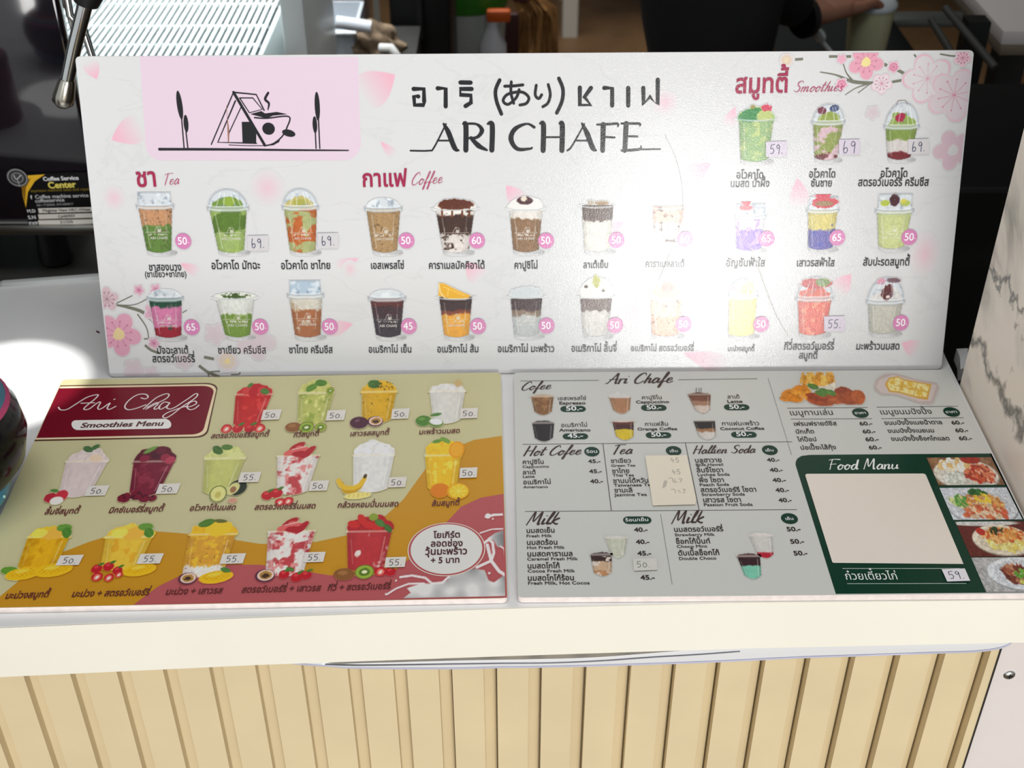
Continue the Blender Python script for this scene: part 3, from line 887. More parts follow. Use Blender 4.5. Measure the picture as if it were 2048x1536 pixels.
CAPS = [('ชาสองนาง', 298, 364, 541), ('(ชาเขียว+ชาไทย)', 290, 374, 554), ('อโวคาโด มัทฉะ', 423, 521, 538), ('อโวคาโด ชาไทย', 562, 662, 538), ('เอสเพรสโซ่', 741, 809, 537.5),
 ('คาราเมลมัคคิอาโต้', 857, 970, 537.5), ('คาปูชิโน่', 1028, 1076, 537), ('ลาเต้เย็น', 1166, 1217, 536), ('คาราเมลลาเต้', 1290, 1369, 534), ('อัญชันฟ้าใส', 1451, 1530, 533),
 ('เสาวรสฟ้าใส', 1592, 1669, 532.5), ('สับปะรดสมูทตี้', 1725, 1819, 531), ('อโวคาโด', 1472, 1527, 357), ('นมสด น้ำผึ้ง', 1460, 1539, 374), ('อโวคาโด', 1617, 1671, 355), ('ซันชาย', 1621, 1664, 373),
 ('อโวคาโด', 1760, 1815, 354), ('สตรอว์เบอร์รี่ ครีมชีส', 1715, 1857, 372), ('มัจฉะลาเต้', 314, 378, 707), ('สตรอว์เบอร์รี่', 305, 391, 724), ('ชาเขียว ครีมชีส', 436, 533, 707), ('ชาไทย ครีมชีส', 578, 666, 706),
 ('อเมริกาโน่ เย็น', 737, 824, 705), ('อเมริกาโน่ ส้ม', 874, 958, 704.5), ('อเมริกาโน่ มะพร้าว', 995, 1109, 704), ('อเมริกาโน่ ลิ้นจี่', 1142, 1234, 703), ('อเมริกาโน่ สตรอว์เบอร์รี่', 1261, 1388, 702),
 ('มะม่วงสมูทตี้', 1455, 1509, 702), ('กีวี่สตรอว์เบอร์รี่', 1567, 1668, 699), ('สมูทตี้', 1597, 1635, 717), ('มะพร้าวนมสด', 1711, 1799, 699)]
for t, a, b, y in CAPS:
    i = Ink(UP); i.text(t, (a, y), (b, y - (b - a) * 0.004), BLK, bold=0.018, asp=1.32); i.build('caption', 5)

# petals, blossoms, branches
PK, PKL = (230, 176, 192), (214, 190, 198)
def petal(cx, cy, w, h, rot, c0=PK, c1=None, fade=1.0, name='petal', layer=1):
    R_ = max(w, h) * 1.0
    p = Pic(UP, cx, cy, -R_, R_, -R_, R_, 1.6)
    x = p.X * math.cos(rot) + p.Y * math.sin(rot); y = -p.X * math.sin(rot) + p.Y * math.cos(rot)
    g = np.clip(0.55 - x / (w * 1.5), 0.06, 1)
    tear = [(-math.cos(t) * w * .95, math.sin(t) * math.sin(t / 2) ** 1.1 * h * .66) for t in [k * PI / 14 for k in range(28)]]
    m = p.pol([(X * math.cos(rot) - Y * math.sin(rot), X * math.sin(rot) + Y * math.cos(rot)) for X, Y in tear])
    PL_[0] += .04
    p.over(m * g, c0); return p.build(name, PL_[0])
PL_ = [.6]
for a in ((185, 139, 22, 34, -1.9), (256, 265, 40, 56, -.4), (754, 172, 46, 76, 2.6), (776, 298, 22, 18, .8), (381, 537, 24, 22, .5), (692, 524, 30, 16, 2.9), (677, 655, 32, 32, 2.9), (1028, 390, 26, 36, .9),
          (948, 543, 26, 40, .9), (1226, 458, 26, 36, 2.5), (1392, 345, 36, 42, 2.6), (1686, 568, 26, 40, 2.2), (1822, 694, 22, 34, .4), (1414, 720, 54, 38, .3), (1462, 235, 24, 24, 1.9), (1598, 388, 34, 40, 1.4)):
    petal(*a)
for a in ((228, 396, 26, 30), (535, 375, 40, 42), (1850, 508, 34, 52), (1270, 620, 40, 44), (1330, 205, 30, 30), (20 + 680, 538, 16, 20)):
    p = Pic(UP, a[0], a[1], -a[2], a[2], -a[3], a[3], 2)
    d = np.hypot(p.X / a[2], p.Y / a[3]); p.over(np.clip(1 - d, 0, 1) ** 1.2 * 0.6, PK); PL_[0] += .04; p.build('soft_petal', PL_[0])

def blossom(cx, cy, r, pet=(226, 176, 192), core=(226, 206, 160), stam=(186, 110, 140), bg_edge=None, n=5, rot=0.2, op=1.0, name='blossom', thin=True):
    p = Pic(UP, cx, cy, -r * 1.12, r * 1.12, -r * 1.12, r * 1.12, 1.3)
    for k in range(n):
        a = rot + k * 2 * PI / n
        m = p.ell(math.cos(a) * r * 0.58, math.sin(a) * r * 0.58, r * 0.44, r * 0.38, a)
        p.over(m * op, pet)
        if bg_edge is not None: p.tint(np.clip(p.ell(math.cos(a) * r * 0.58, math.sin(a) * r * 0.58, r * 0.44, r * 0.38, a) - p.ell(math.cos(a) * r * 0.52, math.sin(a) * r * 0.52, r * 0.42, r * 0.36, a), 0, 1), bg_edge)
    p.over(p.ell(0, 0, r * 0.3, r * 0.3) * op, pet)
    for k in range(n * 2):
        a = rot + 0.3 + k * PI / n
        p.tint(p.line([(0, 0), (math.cos(a) * r * 0.55, math.sin(a) * r * 0.55)], 0.9), stam, 0.8)
        if thin: p.tint(p.ell(math.cos(a) * r * 0.58, math.sin(a) * r * 0.58, 1.5, 1.5), stam)
    if core is not None: p.tint(p.ell(0, 0, r * 0.27, r * 0.27, 0, 0.4), core)
    BL[0] += .08
    return p.build(name, BL[0])
BL = [3.0]
blossom(1732, 124, 35, (226, 160, 178), (236, 220, 150)); blossom(1763, 167, 21, (224, 214, 218), None, (200, 120, 150), PK); blossom(1787, 134, 12, (226, 176, 192), None, (200, 90, 130))
blossom(1855, 157, 50, (214, 209, 211), None, (206, 140, 160), (222, 176, 190), rot=0.6); blossom(1908, 190, 54, (212, 200, 205), None, (200, 110, 140), (218, 184, 194), rot=0.1)
blossom(1925, 116, 18, (224, 190, 200), None); blossom(1906, 300, 40, (206, 180, 190), (206, 205, 204), (206, 180, 190), rot=0.5, thin=False)
blossom(1683, 168, 12, (226, 176, 192), None, (200, 90, 130)); blossom(1683, 118, 10, (226, 170, 188), None, (226, 170, 188), thin=False); blossom(1573, 120, 14, (216, 204, 200), (226, 206, 160), (216, 190, 160), n=8)
blossom(238, 668, 44, (214, 158, 178), (222, 200, 150), (176, 96, 130)); blossom(214, 598, 24, (202, 178, 184), None, (150, 110, 120), rot=1); blossom(455, 722, 22, (210, 200, 200), (226, 206, 150), (216, 190, 140), n=8)
for a in ((278, 580, 11), (308, 686, 12), (306, 625, 18), (312, 579, 12)): blossom(*a, (212, 170, 186), None, (176, 80, 120), thin=False)
for a in ((268, 738, 22), (303, 748, 16), (512, 680, 40), (430, 668, 22), (368, 722, 18), (1745, 225, 14), (1800, 230, 12)): blossom(*a, (206, 190, 196), None, (206, 190, 196), thin=False, op=0.8)
OLV = (116, 116, 102)
PL_[0] = 2
for k, (st, ww) in enumerate((([(1640, 144), (1672, 150), (1705, 163), (1740, 166), (1762, 165)], [2, 3, 7, 6, 4]), ([(1686, 126), (1693, 146), (1704, 160)], [2, 2.5, 4]), ([(1690, 190), (1712, 176), (1742, 166)], [1.5, 2, 3]), ([(1716, 186), (1742, 166)], 1.8),
        ([(1784, 164), (1812, 159)], 5), ([(1752, 122), (1774, 131)], 6), ([(1795, 140), (1812, 149)], 6), ([(1658, 113), (1702, 113)], 5), ([(1590, 119), (1606, 118)], 5), ([(1828, 109), (1838, 121)], 3.5), ([(1880, 108), (1905, 112), (1916, 110)], 3))):
    i = Ink(UP); i.stroke(st, ww, OLV, round_=False); i.build('branch', 2)
for st, ww in (([(228, 609), (258, 615), (285, 624), (308, 643), (332, 660)], [3, 6, 7, 7, 3]), ([(230, 608), (265, 591)], 2), ([(228, 609), (270, 609), (306, 590)], [2, 1.8, 2]), ([(275, 628), (293, 655), (298, 680)], [3, 2.5, 2]), ([(290, 690), (302, 700), (318, 706)], 5), ([(288, 678), (310, 676)], 3), ([(364, 626), (374, 620)], 2),
        ([(398, 731), (416, 744), (440, 754)], 6), ([(415, 744), (440, 742)], 3), ([(416, 744), (418, 753)], 3), ([(408, 714), (428, 718)], 6), ([(462, 749), (478, 748), (480, 744)], 2.5)):
    i = Ink(UP); i.stroke(st, ww, OLV, round_=False); i.build('branch', 2)
i = Ink(UP); i.poly([(192.5, 660), (200, 663), (199, 667), (193, 664)], (60, 40, 50)); i.build('branch', 5)

# drinks
def shade_cup(p, H, hw, hb, seed, amt=0.22):
    """print shading of a cup: darker sides, pale streaks, grain"""
    t = np.clip((p.Y + H) / H, 0, 1); h = hw + (hb - hw) * t
    e = np.abs(p.X) / np.maximum(h, 1)
    p.C = np.where(p.A[..., None] > .05, p.C * (1 - amt * np.clip(e - 0.45, 0, 1)[..., None] ** 1.0) * (0.92 + 0.18 * p.n(4, seed))[..., None], p.C)

def drink(B, cx, yrim, ybot, hw, hb, layers, lid=None, ytop=None, logo=True, marble=None, foam=None, toppings=(), seed=1, label=None, grain=None, name='drink_picture', wob=4, shadow=True, layer=6, logoc=(214, 208, 200), bg=None, rimc=(206, 210, 208)):
    H = ybot - yrim; T = ybot - (ytop if ytop is not None else yrim - 6)
    p = Pic(B, cx, ybot, -hw - 6, hw + 20, -T - 4, 9, 1.15, bg)
    bgc = np.array(B.bgc, float)
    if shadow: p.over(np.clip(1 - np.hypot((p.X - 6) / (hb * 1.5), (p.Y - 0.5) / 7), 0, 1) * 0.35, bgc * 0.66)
    body = p.trap(-H, hw * 0.88, 0, hb, rnd=5)
    t = (p.Y + H) / H + (p.n(9, seed) - 0.5) * wob / H * 3
    col = np.zeros(p.C.shape); w0 = np.zeros(p.X.shape)
    prev = 0
    col[:] = layers[0][1]
    for (t1, c), nxt in zip(layers[:-1], layers[1:]):
        m = np.clip((t - t1) / 0.05 + 0.5, 0, 1)[..., None]; col = col * (1 - m) + np.array(nxt[1], float) * m
    p.over(body, (0, 0, 0)); p.C = p.C * (1 - body[..., None]) + col * body[..., None] if body.max() > 0 else p.C
    if marble:
        for c, lo, sc, sd in marble:
            p.tint(body * np.clip((p.n(sc, seed + sd) - lo) * 9, 0, 1), c)
    if grain:
        p.tint(body * np.clip((p.n(grain[1], seed + 9, 2) - grain[2]) * 8, 0, 1), grain[0], 0.7)
    shade_cup(p, H, hw * 0.88, hb, seed)
    p.tint(body * p.line([(-hw * .62, -H * .85), (-hb * .68, -H * .1)], 2.2), (255, 255, 255), 0.28)
    p.tint(body * p.line([(hw * .55, -H * .85), (hb * .6, -H * .2)], 1.6), (255, 255, 255), 0.2)
    LC, LE = (206, 212, 216), (132, 140, 148)
    if lid == 'dome':
        R = T - H
        d = p.ell(0, -H, hw * 0.92, R) * (p.Y < -H + 1)
        p.over(d, LC, 0.9); inner = p.ell(0, -H, hw * 0.92 - 2, R - 2)
        p.tint(np.clip(d - inner, 0, 1), LE, 0.55)
        if foam: p.tint(p.ell(0, -H + 2, hw * 0.78, R * 0.62, 0, 0.5, seed) * (p.Y < -H + 3), foam)
        for tp in toppings: tp(p, H, T)
        for q in (-.55, -.2, .35, .62): p.tint(d * p.line([(q * hw, -H - 2), (q * hw * .55, -H - R * .8)], 1.6), (246, 250, 252), 0.55)
        p.tint(d * np.clip((p.n(6, seed + 3) - .6) * 6, 0, 1), (120, 140, 160), 0.4)
    elif lid in ('flat', 'tall', 'sip'):
        k = {'flat': 0.88, 'tall': 0.84, 'sip': 0.8}[lid]
        d = p.trap(-T, hw * k * (0.72 if lid == 'sip' else 0.96), -H + 1, hw * k)
        if lid == 'sip': d = p.ell(0, -H, hw * .86, T - H) * (p.Y < -H + 1)
        p.over(d, LC if lid != 'tall' else (170, 190, 206), 0.95)
        p.tint(d * np.clip((p.n(10, seed + 4) - .5) * 5, 0, 1), (236, 240, 242), 0.6); p.tint(d * np.clip((p.n(9, seed + 6) - .6) * 6, 0, 1), (110, 124, 142), 0.55)
        p.tint(np.clip(d - p.trap(-T + 2, hw * k * .92, -H + 1, hw * k - 2), 0, 1) if lid != 'sip' else d * 0, LE, 0.5)
        for tp in toppings: tp(p, H, T)
    else:
        if foam: p.over(p.ell(0, -H + 1, hw * 0.93, max(4, (T - H) * 0.9), 0, 0.25, seed) * (p.Y < -H + 5), foam)
        for tp in toppings: tp(p, H, T)
    # rim
    if lid:
        rm = p.pol([(-hw, -H - 2), (hw, -H - 2), (hw - 1, -H + 5), (hw * .5, -H + 8), (-hw * .5, -H + 8), (-hw + 1, -H + 5)])
        p.over(rm, LC, 0.62)
        for yo, w_, c_ in ((-2, 1.2, (236, 240, 242)), (1.5, 1.0, LE), (5, 1.2, (230, 234, 236)), (8, .9, LE)):
            p.tint(p.line([(-hw + 1, -H + yo - 3), (-hw * .5, -H + yo), (hw * .5, -H + yo), (hw - 1, -H + yo - 3)], w_), c_, 0.75)
        for sx_ in (-1, 1): p.tint(p.ell(sx_ * (hw - 1.5), -H + 1, 2.2, 3.2), LE, .6)
    else:
        el = p.ell(0, -H + 1, hw, 5.4); p.over(np.clip(el - p.ell(0, -H, hw - 2.4, 3.6), 0, 1) * (p.Y > -H - 1), (214, 218, 216), .85)
        p.over(p.line([(-hw, -H), (-hw * .6, -H + 4.8), (hw * .6, -H + 4.8), (hw, -H)], 1.0), LE, .6)
    if logo:
        y = -H * 0.44
        for L_ in ([(-hw * .62, y), (hw * .6, y)], [(-6, y), (0, y - 11), (5, y)], [(0, y - 11), (6, y - 10), (8, y - 5)], [(-hw * .5, y - 2), (-hw * .5, y - 11)], [(hw * .5, y - 2), (hw * .5, y - 11)]):
            p.tint(body * p.line(L_, 0.9), logoc, 0.85)
        p.tint(body * p.ell(4, y - 3, 4, 3), logoc, 0.8)
        p.tint(body * (np.abs(p.Y - y - 4.5) < 2) * np.clip((np.abs(p.X) < hw * .5) * (p.n(2.2, seed + 2, 1) - .45) * 9, 0, 1), logoc, 0.8)
    o = p.build(name, layer, label)
    if logo:
        i = Ink(B); yy = ybot - H * 0.44 + 14
        i.text('ARI CHAFE', (cx - hw * .46, yy), (cx + hw * .46, yy - .2), logoc, asp=1.0, bold=0.004); i.build('cup_lettering', layer + 1, parent=o)
    return o

def tb(dx, dy, rx, ry, col, rot=0, wob=.3, sd=1, op=1.0):
    """a topping blob placed relative to the rim"""
    return lambda p, H, T: p.over(p.ell(dx, -H + dy, rx, ry, rot, wob, sd), col, op)

G1, G2 = (92, 128, 44), (150, 174, 92)
# tea
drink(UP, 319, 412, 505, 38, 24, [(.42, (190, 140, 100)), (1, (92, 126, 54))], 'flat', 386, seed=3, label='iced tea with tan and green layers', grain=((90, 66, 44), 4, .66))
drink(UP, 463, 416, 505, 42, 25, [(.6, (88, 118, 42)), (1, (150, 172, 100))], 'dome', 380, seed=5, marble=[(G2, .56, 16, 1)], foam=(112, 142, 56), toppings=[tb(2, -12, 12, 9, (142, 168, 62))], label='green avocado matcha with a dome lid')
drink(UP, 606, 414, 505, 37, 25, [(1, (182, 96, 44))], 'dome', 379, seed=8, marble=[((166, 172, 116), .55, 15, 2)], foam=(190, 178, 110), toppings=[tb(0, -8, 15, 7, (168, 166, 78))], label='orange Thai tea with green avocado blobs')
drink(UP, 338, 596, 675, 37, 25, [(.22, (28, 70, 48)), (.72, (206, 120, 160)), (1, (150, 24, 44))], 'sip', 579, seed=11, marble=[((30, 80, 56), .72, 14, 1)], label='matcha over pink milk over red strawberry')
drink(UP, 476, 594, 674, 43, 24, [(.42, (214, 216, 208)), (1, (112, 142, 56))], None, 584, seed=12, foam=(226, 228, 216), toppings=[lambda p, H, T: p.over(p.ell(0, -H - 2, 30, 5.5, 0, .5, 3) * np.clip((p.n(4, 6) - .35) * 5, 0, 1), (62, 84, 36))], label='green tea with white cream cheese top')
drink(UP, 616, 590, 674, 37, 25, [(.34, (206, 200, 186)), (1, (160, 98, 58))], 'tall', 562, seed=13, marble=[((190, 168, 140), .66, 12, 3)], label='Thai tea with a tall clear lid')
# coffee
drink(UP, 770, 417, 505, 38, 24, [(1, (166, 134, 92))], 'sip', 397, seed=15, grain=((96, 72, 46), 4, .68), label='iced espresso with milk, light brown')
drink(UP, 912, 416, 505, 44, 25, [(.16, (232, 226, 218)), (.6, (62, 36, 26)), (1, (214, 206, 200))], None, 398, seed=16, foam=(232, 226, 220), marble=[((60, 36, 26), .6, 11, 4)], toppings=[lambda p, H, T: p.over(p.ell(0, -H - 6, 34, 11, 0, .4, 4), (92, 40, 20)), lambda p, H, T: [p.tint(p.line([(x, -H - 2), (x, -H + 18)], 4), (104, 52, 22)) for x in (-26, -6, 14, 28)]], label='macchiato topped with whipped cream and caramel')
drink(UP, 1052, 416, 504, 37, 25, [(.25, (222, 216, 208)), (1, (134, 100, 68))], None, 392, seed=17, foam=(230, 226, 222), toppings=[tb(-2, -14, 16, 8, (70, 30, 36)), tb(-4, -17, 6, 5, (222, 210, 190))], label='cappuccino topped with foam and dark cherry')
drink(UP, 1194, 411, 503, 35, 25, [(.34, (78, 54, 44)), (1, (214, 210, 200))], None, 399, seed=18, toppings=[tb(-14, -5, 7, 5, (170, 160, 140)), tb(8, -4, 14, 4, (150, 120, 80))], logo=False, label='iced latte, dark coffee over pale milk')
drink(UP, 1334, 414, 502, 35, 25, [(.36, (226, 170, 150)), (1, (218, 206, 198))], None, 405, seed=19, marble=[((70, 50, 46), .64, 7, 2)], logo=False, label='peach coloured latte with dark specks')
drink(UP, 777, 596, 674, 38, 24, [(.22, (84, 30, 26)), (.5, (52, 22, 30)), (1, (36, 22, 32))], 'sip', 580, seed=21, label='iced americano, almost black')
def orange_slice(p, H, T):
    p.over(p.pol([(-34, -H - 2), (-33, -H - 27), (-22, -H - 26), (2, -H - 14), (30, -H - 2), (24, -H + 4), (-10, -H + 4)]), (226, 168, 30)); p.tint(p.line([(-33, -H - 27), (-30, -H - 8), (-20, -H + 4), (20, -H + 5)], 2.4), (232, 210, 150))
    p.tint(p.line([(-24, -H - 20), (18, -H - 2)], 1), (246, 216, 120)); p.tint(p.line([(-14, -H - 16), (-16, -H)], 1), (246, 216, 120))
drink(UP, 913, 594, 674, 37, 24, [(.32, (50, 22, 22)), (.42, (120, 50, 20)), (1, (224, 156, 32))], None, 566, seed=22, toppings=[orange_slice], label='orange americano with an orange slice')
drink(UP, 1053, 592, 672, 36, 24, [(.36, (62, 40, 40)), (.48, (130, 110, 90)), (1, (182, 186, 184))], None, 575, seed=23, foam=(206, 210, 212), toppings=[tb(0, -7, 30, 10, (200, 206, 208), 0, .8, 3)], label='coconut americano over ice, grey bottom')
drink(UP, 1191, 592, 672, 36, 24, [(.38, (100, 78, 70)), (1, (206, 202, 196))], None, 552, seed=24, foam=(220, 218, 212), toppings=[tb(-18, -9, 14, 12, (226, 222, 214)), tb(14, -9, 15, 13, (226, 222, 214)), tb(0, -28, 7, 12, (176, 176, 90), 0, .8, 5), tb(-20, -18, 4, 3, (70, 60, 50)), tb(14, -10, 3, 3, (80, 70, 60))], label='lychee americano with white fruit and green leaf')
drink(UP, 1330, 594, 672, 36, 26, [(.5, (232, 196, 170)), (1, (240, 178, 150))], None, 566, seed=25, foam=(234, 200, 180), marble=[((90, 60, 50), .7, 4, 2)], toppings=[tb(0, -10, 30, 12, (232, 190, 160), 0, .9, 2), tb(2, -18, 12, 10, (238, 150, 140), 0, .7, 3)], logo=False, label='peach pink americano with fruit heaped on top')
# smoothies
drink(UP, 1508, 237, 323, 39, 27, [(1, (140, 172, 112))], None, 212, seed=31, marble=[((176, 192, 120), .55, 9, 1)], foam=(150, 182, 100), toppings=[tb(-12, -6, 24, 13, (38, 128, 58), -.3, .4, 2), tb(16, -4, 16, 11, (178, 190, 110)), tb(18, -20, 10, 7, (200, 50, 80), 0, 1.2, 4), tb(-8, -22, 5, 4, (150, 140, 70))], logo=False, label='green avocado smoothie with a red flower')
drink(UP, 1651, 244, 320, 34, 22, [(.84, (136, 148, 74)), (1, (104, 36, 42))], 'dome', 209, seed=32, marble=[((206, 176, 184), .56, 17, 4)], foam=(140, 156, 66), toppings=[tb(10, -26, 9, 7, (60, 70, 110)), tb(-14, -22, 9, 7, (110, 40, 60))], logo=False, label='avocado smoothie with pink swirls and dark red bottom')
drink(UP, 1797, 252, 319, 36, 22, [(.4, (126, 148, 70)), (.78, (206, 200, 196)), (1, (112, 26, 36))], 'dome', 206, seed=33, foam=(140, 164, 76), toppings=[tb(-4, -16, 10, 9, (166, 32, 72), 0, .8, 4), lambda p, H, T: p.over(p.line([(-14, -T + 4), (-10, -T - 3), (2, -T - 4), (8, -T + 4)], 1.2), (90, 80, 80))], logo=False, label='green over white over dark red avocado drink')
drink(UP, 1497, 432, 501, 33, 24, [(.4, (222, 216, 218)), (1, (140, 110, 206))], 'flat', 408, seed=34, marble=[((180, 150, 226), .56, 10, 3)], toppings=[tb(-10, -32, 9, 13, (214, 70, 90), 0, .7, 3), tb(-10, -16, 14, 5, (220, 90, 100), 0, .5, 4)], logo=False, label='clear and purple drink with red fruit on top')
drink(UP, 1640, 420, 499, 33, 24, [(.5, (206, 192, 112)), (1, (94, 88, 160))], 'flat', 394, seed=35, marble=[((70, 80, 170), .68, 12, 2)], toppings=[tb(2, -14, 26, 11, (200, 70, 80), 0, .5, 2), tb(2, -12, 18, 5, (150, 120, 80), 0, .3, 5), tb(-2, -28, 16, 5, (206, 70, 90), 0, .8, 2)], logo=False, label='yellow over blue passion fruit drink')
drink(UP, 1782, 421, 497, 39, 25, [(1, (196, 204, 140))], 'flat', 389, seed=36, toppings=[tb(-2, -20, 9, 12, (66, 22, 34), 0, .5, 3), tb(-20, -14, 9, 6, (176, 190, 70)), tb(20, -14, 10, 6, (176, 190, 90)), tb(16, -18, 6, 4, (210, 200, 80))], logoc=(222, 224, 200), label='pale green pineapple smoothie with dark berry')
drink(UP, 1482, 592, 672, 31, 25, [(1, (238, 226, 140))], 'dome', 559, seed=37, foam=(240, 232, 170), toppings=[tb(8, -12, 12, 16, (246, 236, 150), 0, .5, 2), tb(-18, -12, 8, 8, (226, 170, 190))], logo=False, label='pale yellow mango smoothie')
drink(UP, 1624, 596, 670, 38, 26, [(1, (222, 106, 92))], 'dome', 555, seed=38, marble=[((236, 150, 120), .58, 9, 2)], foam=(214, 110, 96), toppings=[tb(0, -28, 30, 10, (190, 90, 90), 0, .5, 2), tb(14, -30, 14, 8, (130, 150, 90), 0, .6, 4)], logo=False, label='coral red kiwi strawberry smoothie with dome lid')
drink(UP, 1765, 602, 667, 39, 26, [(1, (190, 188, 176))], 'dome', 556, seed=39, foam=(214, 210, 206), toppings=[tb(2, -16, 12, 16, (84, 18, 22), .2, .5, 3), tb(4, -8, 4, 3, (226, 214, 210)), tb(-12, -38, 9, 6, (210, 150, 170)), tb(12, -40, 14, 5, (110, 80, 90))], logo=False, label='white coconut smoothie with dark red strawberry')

# price badges and handwritten stickers
for (x, y, t) in ((367, 482, '50'), (813, 481, '50'), (954, 481, '60'), (1092, 481, '50'), (1233, 480, '50'), (1370, 478, '60'), (1533, 477, '65'), (1674, 475, '65'), (1818, 474, '50'), (384, 654, '65'), (521, 653, '50'), (660, 653, '50'), (818, 652, '45'),
        (956, 652, '50'), (1093, 651, '50'), (1230, 650, '50'), (1367, 648, '50'), (1522, 648, '50'), (1801, 645, '50')):
    i = Ink(UP); i.ell(x, y, 16, 15.8, PINKB); o = i.build('price_badge', 9)
    i = Ink(UP); i.text(t, (x - 11, y + 6.5), (x + 8.5, y + 6.4), WHITE, bold=0.008, asp=1.1); i.text('-', (x + 9, y + 5), (x + 12.5, y + 5), WHITE); i.build('price_number', 10, parent=o)

def sticker(B, pts, txt, c, wpx, label, col=(212, 206, 212), ink=(58, 60, 92), w=1.5, layer=12):
    i = Ink(B); i.poly(pts, col); o = i.build('price_sticker', layer, label)
    n = len(o.data.vertices)
    if txt:
        i = Ink(B); i.hand(txt, c, wpx, ink, w); i.build('handwritten_price', layer + 1, parent=o)
    return o
for (c, t, lab) in (((516, 486), '69.', 'paper price sticker beside the avocado matcha'), ((656, 481), '69.', 'paper price sticker beside the avocado Thai tea'), ((1552, 298), '59.', 'paper price sticker beside the avocado honey drink'),
        ((1698, 294), '69', 'paper price sticker beside the avocado with pink swirls'), ((1836, 293), '69.', 'paper price sticker beside the avocado with cream cheese'), ((1668, 647), '55.', 'paper price sticker beside the coral red smoothie')):
    x, y = c; tk = -0.02
    col = (206, 196, 210) if c[0] in (1552, 1698, 1668) else (206, 202, 204)
    sticker(UP, [(x - 21, y - 15), (x + 21, y - 16), (x + 21.5, y + 14), (x - 20.5, y + 15)], t, c, 25, lab, col)
i = Ink(UP); i.stroke([(1330, 270), (1352, 318), (1365, 380), (1362, 440), (1340, 505), (1318, 560)], 1.2, (176, 172, 170)); i.build('scratch', 11, 'long curved scratch across the glare')
i = Ink(UP); i.stroke([(1502, 495), (1522, 550), (1548, 620), (1576, 672)], [2.6, 2.2, 1.8, 1], (178, 174, 170)); i.build('scratch', 11, 'grey scratch beside the yellow smoothie')
# ------------------------------------------------------------------ prints of the flat smoothie board
OR_, PKW = (186, 134, 34), (170, 84, 86)
MAR, CRM, BRN = (106, 8, 28), (222, 200, 164), (96, 46, 44)
ORW = [(-40, 1235), (0, 1193), (28, 1170), (70, 1135), (127, 1104), (178, 1084), (228, 1069), (292, 1062), (355, 1066), (431, 1074), (520, 1088), (566, 1088), (632, 1084), (711, 1067), (764, 1038), (806, 1000), (851, 938), (895, 901), (948, 880), (1003.6, 872)]
PKB = [(245, 1240), (267, 1210), (317, 1173), (368, 1148), (406, 1135), (457, 1130), (520, 1130), (579, 1138), (658, 1151), (737, 1154), (790, 1141), (830, 1110), (870, 1066), (895, 1043), (922, 1014), (961, 996), (1007, 988)]
BRc = (1012, 1193)
def clipb(B, pts):
    """keep a print inside the sheet"""
    out = []
    for q in pts:
        u, v = B.uv(*q); out.append((min(max(u, 0.0003), B.w - 0.0003), min(max(v, 0.0003), B.h - 0.0003)))
    return out
orl = clipb(LF, ORW + [(1016, 1230), (500, 1240), (-60, 1260)]); pkl = clipb(LF, PKB + [(1018, 1230), (600, 1245)])
i = Ink(LF); i.poly(orl, OR_, px=False); i.build('orange_wave', 1, 'orange wave print')
i = Ink(LF); i.poly(pkl, PKW, px=False); i.build('pink_wave', 2, 'dusty pink wave print')

def rr(c0, c1, c2, c3, r=26):
    """header outline: square on the left, rounded on the right"""
    (x0, y0), (x1, y1), (x2, y2), (x3, y3) = c0, c1, c2, c3
    P = [(x0, y0), (x1 - r, y1)]
    for k in range(1, 8):
        t = k / 8; P.append(((1 - t) ** 2 * (x1 - r) + 2 * t * (1 - t) * x1 + t * t * (x1 - 2), (1 - t) ** 2 * y1 + 2 * t * (1 - t) * y1 + t * t * (y1 + r * .6)))
    P.append((x1 - 3, y1 + r * .62))
    P.append((x2 + 4, y2 - r * .55))
    for k in range(1, 8):
        t = k / 8; P.append(((1 - t) ** 2 * (x2 + 4) + 2 * t * (1 - t) * x2 + t * t * (x2 - r), (1 - t) ** 2 * (y2 - r * .55) + 2 * t * (1 - t) * y2 + t * t * y2))
    P += [(x2 - r - 1, y2), (x3, y3)]
    return P
i = Ink(LF)
i.poly(clipb(LF, rr((121, 771.5), (437, 766.5), (413, 875.8), (69, 882.5))), (78, 42, 30), px=False)
i.poly(clipb(LF, rr((121, 773.8), (434.5, 769), (410.5, 873.8), (70, 880))), CRM, px=False, dz=LAYER * .5)
i.build('header_border', 3, 'cream and brown border of the header')
i = Ink(LF); i.poly(clipb(LF, rr((118, 777.5), (429.5, 772.6), (404.5, 870), (73, 876.8))), MAR, px=False); i.build('header_panel', 4.5, 'maroon header panel')
zl = Z(0, 730, 3.938); i = Ink(LF); PW = (240, 208, 206)
